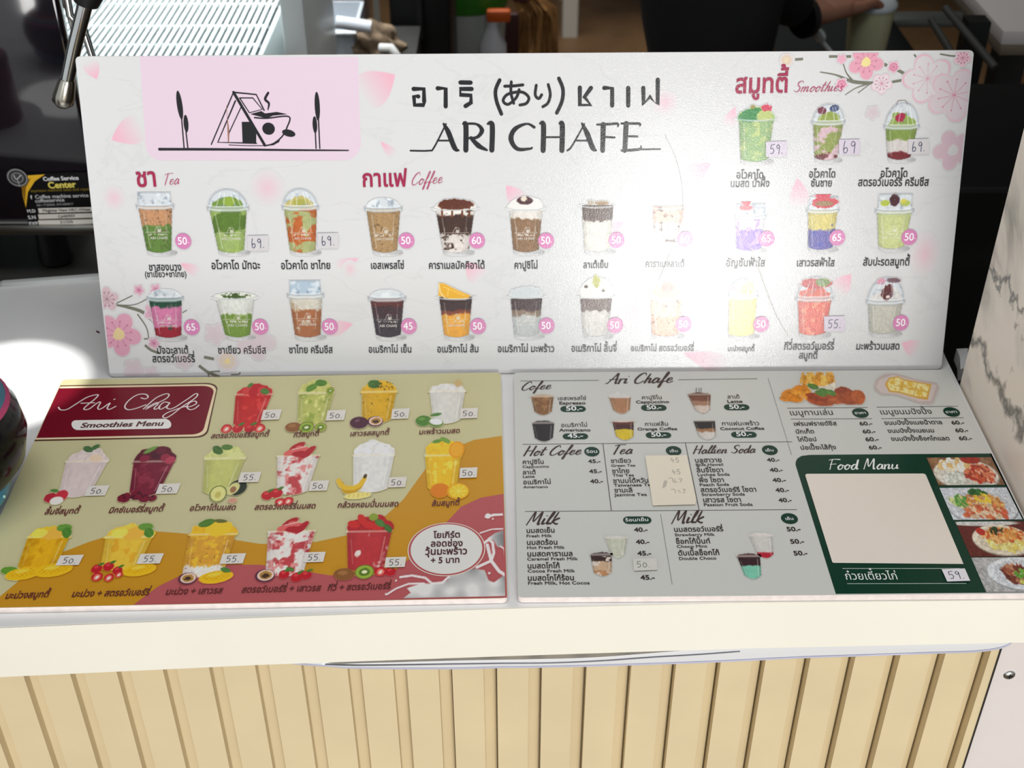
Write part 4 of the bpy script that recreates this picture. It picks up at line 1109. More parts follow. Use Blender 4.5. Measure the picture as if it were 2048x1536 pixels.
for st in ([(462, 338), (480, 358), (530, 354), (600, 312), (690, 258), (770, 238), (760, 262), (705, 308), (664, 345), (672, 357), (705, 350), (742, 322)], [(640, 306), (745, 302)],
           [(742, 322), (778, 298), (792, 302), (772, 340), (782, 355), (812, 342)], [(812, 342), (868, 304), (846, 342), (862, 355), (914, 330)], [(898, 276), (906, 274)],
           [(1112, 264), (1146, 272), (1168, 254), (1140, 234), (1078, 242), (1012, 288), (984, 334), (1010, 357), (1070, 348), (1150, 318)],
           [(1130, 352), (1225, 268), (1300, 234), (1332, 238), (1312, 268), (1240, 306), (1150, 354)], [(1160, 340), (1225, 304), (1246, 310), (1216, 344), (1226, 354), (1262, 336)],
           [(1338, 304), (1294, 298), (1254, 334), (1266, 354), (1312, 330), (1340, 302), (1314, 340), (1342, 352), (1384, 336)],
           [(1384, 336), (1480, 272), (1540, 232), (1558, 240), (1530, 272), (1440, 330), (1362, 392), (1306, 422), (1284, 408), (1326, 378), (1408, 348), (1462, 330)],
           [(1458, 334), (1500, 332), (1546, 310), (1540, 290), (1502, 298), (1474, 330), (1492, 356), (1532, 350), (1568, 322)]):
    i.stroke(zl(st), 2.6, PW)
i.build('header_script', 6, 'pale pink script shop name')
i = Ink(LF); P = []
for k in range(13):
    a = PI / 2 + k * PI / 12; P.append((154 + 10.5 * math.cos(a) * 1.0 + math.sin(a) * -2, 851.6 - 9.8 * math.sin(a)))
for k in range(13):
    a = -PI / 2 + k * PI / 12; P.append((332 + 10.5 * math.cos(a) - math.sin(a) * 2, 848.6 - 9.8 * math.sin(a)))
i.poly(P, (226, 216, 210)); i.build('header_pill', 6, 'white pill behind the menu title')
i = Ink(LF); i.text('Smoothies Menu', (160, 857), (326, 852.6), (84, 48, 50), bold=0.03, slant=0.12, asp=.95); i.build('menu_title', 7, 'brown menu title')

def to_pic(p, L): return [((u - p.u) / p.sx, -(v - p.v) / p.sy) for u, v in L]
def left_bg(p):
    p.C = np.zeros(p.C.shape) + np.array(LFC, float)
    for L, c in ((orl, OR_), (pkl, PKW)):
        m = p.pol(to_pic(p, L))[..., None]; p.C = p.C * (1 - m) + np.array(c, float) * m

# fruit painted at the foot of each cup
def F_straw(p, x, y, s=1.0, cut=False):
    p.over(p.ell(x, y, 10 * s, 10 * s, .5, .2, int(x) + 3), (176, 30, 40)); p.tint(p.ell(x - 2 * s, y - 3 * s, 4 * s, 3 * s), (216, 76, 76), .7)
    if cut: p.over(p.ell(x, y + 1, 6 * s, 7 * s, .5), (226, 110, 96)); p.tint(p.ell(x, y + 1, 2.4 * s, 4 * s, .5), (246, 224, 206))
    else: p.over(p.ell(x + 5 * s, y - 8 * s, 6 * s, 3 * s, -.5, .6, 2), (72, 112, 44))
def F_kiwi(p, x, y, s=1.0, cut=True):
    if not cut: p.over(p.ell(x, y, 15 * s, 11 * s, 0, .1), (130, 84, 46)); p.tint(p.ell(x - 3, y - 3, 7 * s, 4 * s), (168, 120, 70), .6); return
    p.over(p.ell(x, y, 14 * s, 13 * s, 0), (106, 92, 44)); p.over(p.ell(x, y, 12.6 * s, 11.6 * s), (142, 166, 60)); p.tint(p.ell(x, y, 8 * s, 7 * s, 0, .3), (84, 112, 36)); p.tint(p.ell(x, y, 4 * s, 3 * s), (226, 226, 176))
def F_passion(p, x, y, s=1.0, cut=True):
    p.over(p.ell(x, y, 16 * s, 13 * s, .1), (72, 34, 50))
    if cut:
        p.over(p.ell(x + 1, y - 1, 13.5 * s, 11 * s), (222, 190, 176)); p.tint(p.ell(x + 1, y - 1, 10 * s, 8 * s, 0, .3), (168, 128, 62)); p.tint(p.ell(x + 1, y, 6 * s, 4 * s, 0, .9, 4), (66, 44, 36))
    else: p.tint(p.ell(x - 4, y - 4, 5, 3, -.4), (128, 86, 104), .7)
def F_mango(p, x, y, s=1.0):
    p.over(p.ell(x, y, 28 * s, 13 * s, -.15, .1), (226, 176, 30)); p.tint(p.ell(x, y - 2, 22 * s, 9 * s, -.15) * ((np.abs((p.X + p.Y) % 9 - 4.5) < .8) | (np.abs((p.X - 1.4 * p.Y) % 10 - 5) < .8)), (190, 128, 12), .6); p.tint(p.ell(x - 4, y - 5, 12 * s, 4 * s, -.2), (246, 214, 96), .5)
def F_leaf(p, x, y, rx=11, ry=5, r=0.3, c=(70, 116, 52)):
    p.over(p.ell(x, y, rx, ry, r, .25, int(abs(x)) + 1), c); p.tint(p.line([(x - rx * .8 * math.cos(r), y - rx * .8 * math.sin(r)), (x + rx * .8 * math.cos(r), y + rx * .8 * math.sin(r))], .9), (120, 160, 90), .6)
def F_berry(p, x, y, s=1.0, c=(112, 24, 44)):
    p.over(p.ell(x, y, 10 * s, 9 * s, 0, .5, int(x)), c); p.tint(p.ell(x, y, 9 * s, 8 * s) * np.clip((p.n(4, 3, 1) - .55) * 8, 0, 1), (56, 16, 30), .8)

def smoothie(cx, yb, xr, yr, ytop, hwr, hwb, col, heap, paint=None, marble=None, seed=1, label=None, B=LF, bgf=left_bg, rimc=(226, 214, 190), heapw=.95, side=.2, name='smoothie_picture', before=None, grain=None, ext=46, layer=6, layers=None):
    u, vb = B.uv(cx, yb); sx, sy = B.scale(cx, yb)
    H = (B.uv(xr, yr)[1] - vb) / sy; T = (B.uv(xr, ytop)[1] - vb) / sy; hw = hwr * B.scale(xr, yr)[0] / sx
    p = Pic(B, cx, yb, -hw - ext, hw + ext, -T - 14, 34, 1.2)
    if bgf: bgf(p)
    if before: before(p, H, T, hw)
    body = p.trap(-H, hw * .95, 0, hwb, rnd=7)
    p.over(body, col)
    if layers:
        t = (p.Y + H) / H + (p.n(9, seed) - .5) * .12
        for t1, c in layers: p.tint(body * np.clip((t - t1) / .06 + .5, 0, 1), c)
    if marble:
        for c, lo, sc, sd in marble: p.tint(body * np.clip((p.n(sc, seed + sd) - lo) * 9, 0, 1), c)
    if grain: p.tint(body * np.clip((p.n(grain[1], seed + 9, 2) - grain[2]) * 8, 0, 1), grain[0], .7)
    t = np.clip((p.Y + H) / H, 0, 1); h = hw * .95 + (hwb - hw * .95) * t; e = p.X / np.maximum(h, 1)
    f = (1 - side * np.clip(np.abs(e) - .45, 0, 1)) * (.95 + .1 * p.n(7, seed))
    p.C = np.where(body[..., None] > .3, p.C * f[..., None], p.C)
    p.tint(body * p.line([(hw * .68, -H * .85), (hwb * .74, -H * .15)], 2.4), (255, 250, 240), .3); p.tint(body * p.line([(-hw * .74, -H * .8), (-hwb * .78, -H * .2)], 1.6), (255, 250, 240), .22)
    if heap is not None:
        m = p.ell(0, -H + 1, hw * heapw, T - H, 0, .45, seed) * (p.Y < -H + 3)
        p.over(m, heap); p.C = np.where(m[..., None] > .3, p.C * (.9 + .2 * p.n(6, seed + 2))[..., None], p.C)
    p.over(p.trap(-H - 2.2, hw, -H + 2.2, hw * .985), rimc, .5)
    if paint: paint(p, H, T, hw)
    return p.build(name, layer, label)

def sm_mint(x, y, s=1.0):
    return lambda p, H, T, hw: (F_leaf(p, hw * x, -H + y, 13 * s, 7 * s, .2), F_leaf(p, hw * x + 12 * s, -H + y + 7, 11 * s, 6 * s, .8, (92, 140, 56)), F_leaf(p, hw * x - 10 * s, -H + y + 3, 9 * s, 5 * s, -.4, (60, 104, 46)))
def P_strawtop(p, H, T, hw):
    for k, (x, y) in enumerate(((-14, -8), (4, -14), (16, -6), (-2, -4))): p.over(p.ell(x, -H + y, 12, 9, .4 * k, .3, k + 2), (176, 34, 44) if k % 2 else (196, 62, 60))
    F_leaf(p, hw * .55, -H - 6, 10, 6, .3); F_leaf(p, -hw * .3, -T + 4, 6, 4, -.8)
def foot(*items):
    def f(p, H, T, hw):
        p.squash = .8
        for it in items: it(p)
        p.squash = 1.0
    return f
def both(*fs): return lambda p, H, T, hw: [f(p, H, T, hw) for f in fs]

smoothie(492, 856, 505, 790, 768, 38, 26, (184, 36, 40), (186, 40, 44), both(P_strawtop, foot(lambda p: [F_straw(p, x, 2, 1.1, c) for x, c in ((-38, True), (-16, False), (8, False), (28, True))])), marble=[((206, 60, 56), .56, 14, 1)], seed=41, label='red strawberry smoothie with cut strawberries')
smoothie(622, 851, 628, 787, 762, 37, 27, (176, 180, 98), (190, 190, 110), both(lambda p, H, T, hw: (F_leaf(p, 6, -T + 6, 13, 7, .1, (76, 120, 46)), F_leaf(p, -12, -T + 16, 12, 7, -.5, (90, 132, 50)), F_kiwi(p, 28, -H - 4, .6)), foot(lambda p: (F_kiwi(p, -34, 4, 1.1, False), F_kiwi(p, -8, 5, 1.1), F_kiwi(p, 20, 5, .85)))), marble=[((142, 158, 70), .58, 12, 1), ((206, 206, 130), .62, 9, 4)], seed=42, label='pale green kiwi smoothie with cut kiwis')
smoothie(752, 848, 756, 785, 762, 36, 28, (206, 160, 36), (214, 168, 40), both(lambda p, H, T, hw: (F_leaf(p, -12, -T + 8, 13, 9, .1, (64, 104, 46)), p.tint(p.ell(8, -H - 12, 24, 12) * np.clip((p.n(3, 5) - .6) * 8, 0, 1), (70, 50, 20))), foot(lambda p: (F_passion(p, -34, -2, 1.15, False), F_passion(p, -2, -4, 1.0)))), seed=43, grain=((84, 66, 20), 3, .74), label='golden passion fruit smoothie with purple fruit')
smoothie(893, 848, 889, 783, 766, 37, 26, (206, 204, 196), (214, 212, 206), both(lambda p, H, T, hw: (p.over(p.ell(22, -T + 2, 8, 8, 0, .3), (190, 164, 116)), p.over(p.ell(10, -H - 6, 6, 3, .4), (236, 234, 228))), foot(lambda p: (p.over(p.ell(-46, -6, 16, 13, 0, .1), (72, 118, 44)), p.tint(p.ell(-50, -10, 7, 4), (120, 160, 80), .6), p.over(p.ell(-22, -2, 16, 11, .2), (96, 128, 60)), p.over(p.ell(-21, -4, 13, 8, .2), (232, 230, 222)), F_leaf(p, -22, -18, 12, 4, -.2)))), seed=44, side=.12, label='white coconut shake with green coconuts')
smoothie(146, 996, 160, 924, 898, 44, 30, (206, 190, 186), (212, 196, 190), both(lambda p, H, T, hw: (F_leaf(p, -8, -T + 2, 12, 6, .4, (66, 100, 62)), F_leaf(p, 6, -T - 2, 9, 5, -.5, (66, 100, 62)), p.over(p.ell(16, -H - 6, 14, 8, .2), (222, 196, 170))), foot(lambda p: (p.over(p.ell(-44, 0, 13, 12, 0, .2), (170, 40, 56)), p.over(p.ell(-24, -4, 13, 14, 0, .2), (186, 50, 62)), p.over(p.ell(-30, 6, 13, 10), (226, 214, 206)), F_leaf(p, -42, -14, 9, 4, .2)))), seed=45, side=.1, label='pale pink lychee smoothie with red lychees')
smoothie(286, 994, 306, 924, 894, 43, 28, (112, 28, 48), (86, 22, 38), both(lambda p, H, T, hw: ([p.over(p.ell(x, -H + y, 10, 8, 0, .5, k), c) for k, (x, y, c) in enumerate(((-22, -6, (128, 34, 56)), (0, -14, (70, 20, 36)), (20, -8, (140, 40, 62)), (32, -2, (168, 60, 80)), (8, -22, (96, 28, 46))))], F_leaf(p, -16, -T + 8, 14, 5, -.5, (104, 140, 66))), foot(lambda p: [F_berry(p, x, y, s) for x, y, s in ((-36, 2, 1.3), (-14, -2, 1.3), (4, 4, 1.1), (20, 4, .9))])), marble=[((134, 44, 62), .55, 12, 1)], seed=46, label='dark red mixed berry smoothie with berries')
smoothie(432, 991, 453, 918, 894, 42, 27, (186, 188, 108), (200, 202, 128), both(lambda p, H, T, hw: (F_leaf(p, -20, -T + 8, 13, 8, .6, (62, 98, 44)), F_leaf(p, -2, -T + 2, 12, 6, .1, (74, 112, 48)), p.over(p.ell(20, -H - 6, 14, 8, 0, .5, 3), (206, 206, 140))), foot(lambda p: (p.over(p.ell(4, -2, 17, 21, -.2), (74, 92, 36)), p.over(p.ell(4, -2, 15, 19, -.2), (210, 206, 130)), p.tint(p.ell(4, 0, 6, 8), (186, 176, 92)), p.over(p.ell(40, -14, 18, 20, .4), (34, 44, 32)), p.over(p.ell(32, -12, 11, 16, .4), (200, 196, 130)), p.tint(p.ell(32, -10, 6, 8), (146, 104, 70)), p.over(p.ell(36, 12, 9, 6), (196, 140, 120))))), seed=47, label='light green avocado shake with halved avocado')
RW = [((182, 66, 70), .52, 17, 1), ((214, 140, 136), .6, 9, 4)]
def P_straw_slices(p, H, T, hw):
    for k, (x, y, r) in enumerate(((-6, -20, .5), (8, -14, -.3), (20, -8, .8), (-14, -8, .2), (4, -4, 0))): p.over(p.ell(x, -H + y, 18, 7, -r, .2, k), (164, 34, 42) if k % 2 == 0 else (206, 96, 92))
    p.tint(p.line([(-16, -H - 14), (12, -H - 20)], 1.5), (240, 206, 200))
smoothie(583, 991, 598, 913, 888, 44, 29, (222, 214, 206), None, both(P_straw_slices, foot(lambda p: (F_straw(p, -48, 0, 1.2), F_straw(p, -30, -4, 1.2), F_straw(p, -20, 14, 1.0, True), F_straw(p, -4, 12, 1.0, True)))), marble=RW, seed=48, label='white and red strawberry milk with strawberries')
smoothie(740, 986, 742, 912, 880, 43, 33, (214, 212, 206), (220, 218, 214), foot(lambda p: ([p.over(p.line([(-66 + d, -25 + d), (-61 + d, -16 + d), (-50, -10 + d), (-34, -9 + d), (-22, -15 + d * .6), (-14, -28)], 9), c_) for d, c_ in ((7, (190, 146, 30)), (0, (214, 174, 48)))], p.over(p.ell(-13, -33, 3.5, 6, .2), (70, 56, 24)), p.over(p.ell(-24, 6, 26, 8, -.1, .2), (226, 206, 120)), p.tint(p.ell(-24, 5, 22, 5, -.1) * (np.abs(p.X % 9 - 4) < 1), (206, 176, 86)))), seed=49, side=.12, label='white banana shake with bananas')
smoothie(884, 984, 887, 912, 880, 38, 28, (222, 176, 34), (226, 182, 40), both(lambda p, H, T, hw: (p.over(p.ell(28, -H - 12, 16, 18, .3), (214, 138, 20)), p.tint(p.ell(28, -H - 12, 13, 15, .3), (228, 166, 50), .7), F_leaf(p, 4, -T + 2, 12, 5, .5, (110, 146, 56)), F_leaf(p, -14, -T + 4, 10, 4, -.2, (90, 130, 50))), foot(lambda p: (p.over(p.ell(-4, -2, 19, 18), (206, 118, 24)), p.over(p.ell(32, 0, 22, 20), (214, 150, 20)), p.over(p.ell(33, 0, 19, 17), (232, 184, 44)), [p.tint(p.line([(33, 0), (33 + 17 * math.cos(k * .785), 15 * math.sin(k * .785))], 1), (246, 216, 110)) for k in range(8)]))), marble=[((234, 200, 70), .58, 9, 2)], seed=50, label='orange smoothie with cut oranges')
MN = lambda p, H, T, hw: (p.over(p.ell(10, -H - 8, 26, 14, -.2, .4, 3), (224, 170, 66)), p.tint(p.ell(-22, -H - 8, 16, 10, 0, .2), (240, 214, 90), .8), F_leaf(p, hw * .55, -T + 6, 16, 8, .1, (96, 142, 56)), F_leaf(p, hw * .75, -H - 8, 12, 9, .9, (74, 124, 46)))
smoothie(71, 1142, 95, 1075, 1052, 44, 38, (216, 164, 30), (222, 182, 44), both(MN, foot(lambda p: (F_leaf(p, -50, 0, 20, 10, .2, (92, 140, 44)), F_mango(p, -22, 6, 1.2), F_mango(p, 36, 0, 1.3)))), seed=51, label='yellow mango smoothie, leftmost of the bottom row', grain=((196, 138, 20), 14, .6))
smoothie(237, 1142, 252, 1075, 1050, 49, 37, (220, 180, 60), (226, 190, 70), both(MN, foot(lambda p: (F_straw(p, -44, -4, 1.1), F_straw(p, -22, -8, 1.1), F_straw(p, -2, 0, 1.0), F_straw(p, -38, 12, 1.1, True), F_straw(p, -14, 14, 1.0, True), F_straw(p, 4, 8, .8, True), F_mango(p, 42, 0, 1.15)))), seed=52, label='yellow mango smoothie with strawberries', grain=((210, 150, 40), 14, .62))
smoothie(404, 1156, 417, 1070, 1042, 49, 40, (206, 150, 52), (224, 172, 36), both(lambda p, H, T, hw: (p.over(p.ell(12, -H - 12, 28, 16, -.2, .5, 3), (232, 184, 44)), F_leaf(p, -18, -T + 6, 17, 8, -.3, (74, 116, 42)), F_leaf(p, 10, -T + 2, 14, 4, .1, (88, 90, 40))), foot(lambda p: (F_passion(p, -28, 2, 1.15), F_mango(p, 28, 0, 1.2), F_leaf(p, 44, -14, 11, 6, .4)))), layers=[(.74, (226, 216, 206))], marble=[((222, 176, 50), .6, 10, 2)], grain=((110, 74, 24), 3, .74), seed=53, label='mango passion fruit drink with white bottom')
smoothie(568, 1154, 582, 1064, 1036, 49, 37, (222, 214, 206), None, both(P_straw_slices, foot(lambda p: (F_passion(p, -38, -2, 1.25), F_straw(p, 0, -4, 1.1), F_straw(p, 26, 2, 1.2), F_leaf(p, 10, -14, 9, 5, .4), F_straw(p, 44, -2, 1.1)))), marble=RW, seed=54, label='red and white drink with passion fruit and strawberries')
smoothie(731, 1145, 742, 1064, 1030, 47, 35, (176, 52, 56), (164, 34, 40), both(lambda p, H, T, hw: ([p.over(p.ell(x, -H + y, 13, 8, r, .2, k), (190, 44, 40)) for k, (x, y, r) in enumerate(((-34, -16, .3), (-18, -26, 1.0), (-4, -14, .4), (14, -10, .2)))], F_leaf(p, 6, -T + 6, 10, 8, .3, (130, 146, 50)), F_leaf(p, 20, -H - 18, 12, 7, .6), F_leaf(p, 38, -H - 6, 11, 6, .8, (58, 100, 44))), foot(lambda p: (F_kiwi(p, -42, 4, 1.4, False), F_kiwi(p, -2, 0, 1.4), F_straw(p, 30, 0, 1.2, True), F_straw(p, 50, 0, 1.1)))), marble=[((224, 208, 200), .55, 20, 3)], seed=55, label='strawberry kiwi drink with white swirl')

for t, a, b in (('สตรอว์เบอร์รี่สมูทตี้', (421, 878), (537, 874)), ('กีวี่สมูทตี้', (586, 876), (638, 872.5)), ('เสาวรสสมูทตี้', (699, 873.5), (778, 870.5)), ('มะพร้าวนมสด', (837, 870), (920, 867)), ('ลิ้นจี่สมูทตี้', (88, 1030.5), (157, 1028)), ('มิกซ์เบอร์รี่สมูทตี้', (216, 1027.5), (326, 1024)),
        ('อโวคาโด้นมสด', (378, 1023), (471, 1021)), ('สตรอว์เบอร์รี่นมสด', (508, 1021), (631, 1018)), ('กล้วยหอมปั่นนมสด', (674, 1017), (797, 1014)), ('ส้มสมูทตี้', (863, 1013.5), (919, 1011.5)), ('มะม่วงสมูทตี้', (9, 1199), (97, 1195.5)),
        ('มะม่วง + สตรอว์เบอร์รี่', (142, 1195.5), (298, 1191.5)), ('มะม่วง + เสาวรส', (330, 1191), (444, 1188)), ('สตรอว์เบอร์รี่ + เสาวรส', (482, 1187), (641, 1183)), ('กีวี่ + สตรอว์เบอร์รี่', (654, 1183), (781, 1179))):
    i = Ink(LF); i.text(t, a, b, BRN, bold=0.02, asp=1.42, slant=.16); i.build('caption', 9)

# oval note and milk splash
def milk(p):
    pass
p = Pic(LF, 960, 1190, -190, 60, -250, 8, 1.6); left_bg(p)
def L4(L): return to_pic(p, [LF.uv(500 + x / 3.793, 980 + y / 3.793) for x, y in L])
gr = np.clip(p.n(46, 3, 2) * 2.2 - .55, 0, 1)[..., None]
mk = np.array((112, 114, 114.)) * (1 - gr) + np.array((214, 212, 208.)) * gr
def milkover(m, c=None):
    p.C = p.C * (1 - m[..., None]) + (mk if c is None else np.array(c, float)) * m[..., None]; p.A = np.maximum(p.A, m)
milkover(p.pol(L4([(1160, 826), (1220, 782), (1190, 748), (1300, 712), (1420, 716), (1500, 690), (1520, 645), (1600, 630), (1700, 600), (1780, 612), (1810, 690), (1850, 705), (1940, 640), (1942, 806)])))
milkover(p.pol(L4([(1800, 372), (1860, 330), (1936, 304), (1938, 420), (1880, 440), (1850, 385)])))
for st, ww in (([(865, 818), (940, 786), (1040, 794), (1110, 750), (1200, 716), (1320, 712)], 3.2), ([(1140, 664), (1230, 652), (1330, 670), (1380, 712), (1460, 706), (1510, 660)], 4), ([(1790, 206), (1850, 192), (1930, 188)], 5), ([(1745, 330), (1830, 302), (1930, 296)], 2.6),
        ([(1770, 410), (1810, 380), (1840, 400), (1850, 480), (1830, 540), (1720, 590)], 5), ([(1800, 420), (1830, 540), (1890, 620), (1940, 650)], 6), ([(1940, 560), (1930, 450), (1900, 430)], 3)):
    milkover(p.line(L4(st), ww * 1.1), (226, 214, 212))
for x, y, r in ((1805, 200, 6), (792, 822, 3), (1108, 690, 2), (1815, 634, 2.4), (856, 816, 2), (960, 822, 1.6), (1842, 222, 2)):
    q = L4([(x, y)])[0]; milkover(p.ell(q[0], q[1], r, r), (226, 214, 212))
m0 = p.pol(to_pic(p, [(0.001, 0.001), (LF.w - 0.001, 0.001), (LF.w - 0.001, LF.h - 0.001), (0.001, LF.h - 0.001)])); p.A = p.A * (m0 > .5)
p.build('milk_splash', 4, 'grey and white milk splash in the corner')
i = Ink(LF); i.ell(893, 1098.6, 77.5, 53.6, (236, 214, 200), n=56); i.build('oval_ring', 5, 'thin pale ring around the note')
i = Ink(LF); i.ell(893, 1098.6, 75.8, 52.3, PKW, n=56); i.build('oval_gap', 5.6)
i = Ink(LF); i.ell(893, 1098.6, 71.5, 49.6, (208, 206, 200), n=56); i.build('oval_note', 6.4, 'white oval holding the toppings note')
for t, a, b in (('โยเกิร์ต', (867, 1078), (921, 1076.5)), ('ลอดช่อง', (861, 1095), (926, 1094)), ('วุ้นมะพร้าว', (850, 1111.5), (935, 1110)), ('+ 5 บาท', (861, 1128.5), (920, 1127))):
    i = Ink(LF); i.text(t, a, b, (74, 40, 44), bold=0.024, asp=1.35); i.build('note_line', 9)

STK = [((543, 832), '50.', 19), ((672, 833), '50.', 19), ((801, 830), '50.', 18), ((938, 829), '50.', 18), ((195, 984), '50.', 21), ((337, 980), '50.', 22), ((500, 957), '55.', 21), ((638, 974), '50.', 19), ((795, 967), '50.', 18), ((937, 948), '50.', 18),
       ((140, 1123), '50.', 24), ((301, 1120), '55.', 24), ((466, 1120), '55.', 24), ((629, 1117), '55.', 21), ((791, 1127), '55.', 21)]
NM = ['red strawberry smoothie', 'kiwi smoothie', 'passion fruit smoothie', 'white coconut shake', 'pale pink lychee smoothie', 'mixed berry smoothie', 'avocado shake', 'strawberry milk', 'banana shake', 'orange smoothie', 'leftmost mango smoothie', 'mango with strawberries', 'mango passion fruit drink', 'strawberry with passion fruit', 'strawberry kiwi drink']
for ((x, y), t, hw), nm in zip(STK, NM):
    lean = (963 - x) / 2000 * 22
    sticker(LF, [(x - hw + 1 + lean * .5, y - 9.6), (x + hw + lean * .5, y - 11), (x + hw - 1.5 - lean * .5, y + 9.4), (x - hw - lean * .5, y + 10.6)], t, (x, y + .5), 25, 'white paper price sticker beside the ' + nm, (208, 203, 194), (74, 72, 82), 1.5)
# ------------------------------------------------------------------ prints of the flat coffee board
GRN, INKB = (8, 50, 35), (48, 40, 37)
z5 = Z(1010, 720, 3.864); z6 = Z(1520, 720, 3.879); z7 = Z(1010, 960, 3.864); z8 = Z(1520, 960, 3.879)
def rule(a, b, w=1.4, c=(70, 66, 64), name='rule_line'):
    i = Ink(RT); i.stroke([a, b], w, c, round_=False); return i.build(name, 2)
for z, a, b in ((z5, (118, 163), (726, 158)), (z5, (1338, 154), (1950, 146)), (z5, (136, 653), (2220, 633)), (z5, (757, 648), (822, 1165)), (z5, (1394, 642), (1500, 1160)), (z7, (154, 245), (2256, 230)),
        (z6, (210, 375), (835, 369)), (z6, (238, 460), (868, 456)), (z6, (905, 367), (1536, 360)), (z6, (942, 456), (1580, 449))):
    q = z([a, b]); rule(q[0], q[1])
for q in ((z6([(62, 140), (245, 740)])), (z7([(1202, 265), (1292, 810)]))):
    i = Ink(RT); n = 44
    for k in range(n):
        t = (k + .5) / n; i.ell(q[0][0] + (q[1][0] - q[0][0]) * t, q[0][1] + (q[1][1] - q[0][1]) * t, .9, .9, (80, 76, 74), n=8)
    i.build('dotted_line', 2)
DK = (58, 42, 38)
for t, z, a, b, w_, kw in (('Ari Chafe', z5, (778, 186), (1290, 176), .085, {}), ('Cofee', z5, (122, 236), (350, 226), .08, {}), ('Hot Cofee', z5, (142, 742), (582, 732), .085, {}), ('Tea', z5, (826, 730), (978, 726), .085, {}), ('Hallien Soda', z5, (1452, 726), (1930, 718), .085, {}),
        ('Milk', z7, (166, 350), (402, 342), .085, {}), ('Milk', z7, (1288, 340), (1522, 332), .085, {})):
    q = z([a, b]); i = Ink(RT); i.script(t, q[0], q[1], DK, w=w_, slant=.42, asp=1.12); i.build('section_title', 3)
# green food panel
q = z6([(590, 0)]); P = z6([(276, 806), (285, 770), (320, 745), (385, 737), (1790, 726)]) + [(2060, 1030)]
P2 = clipb(RT, P + [(2180, 1195)]) + clipb(RT, [z8([(588, 884)])[0]])
P2 = [RT.uv(*z8([(588, 884)])[0])] + [RT.uv(*a) for a in z6([(276, 815), (277, 790), (290, 765), (322, 745), (385, 737), (800, 733), (1400, 729), (1795, 726)])]
P2 += [(RT.w - .001, P2[-1][1]), (RT.w - .001, .0012)]
P2[0] = (P2[0][0], .0012)
i = Ink(RT); i.poly(P2, GRN, px=False); i.build('food_panel', 1, 'dark green food menu panel')
i = Ink(RT); q = z6([(528, 852), (1072, 848)]); i.script('Food Manu', q[0], q[1], (226, 224, 216), w=.075, slant=.32, asp=1.1); i.build('section_title', 3)
i = Ink(RT); i.poly(z6([(350, 896), (362, 886), (1270, 884), (1286, 894)]) + z8([(1578, 655), (570, 646), (560, 640)]), (214, 204, 192)); o = i.build('blank_paper', 4, 'blank cream paper pasted over the food list')
for z, a, b in ((z8, (640, 688), (1550, 688)), (z8, (676, 806), (1600, 804))):
    q = z([a, b]); rule(q[0], q[1], 1.2, (196, 204, 196))
i = Ink(RT); q = z8([(664, 776), (1076, 774)]); i.text('ก๋วยเตี๋ยวไก่', q[0], q[1], (216, 220, 214), asp=1.35); i.build('caption', 3)

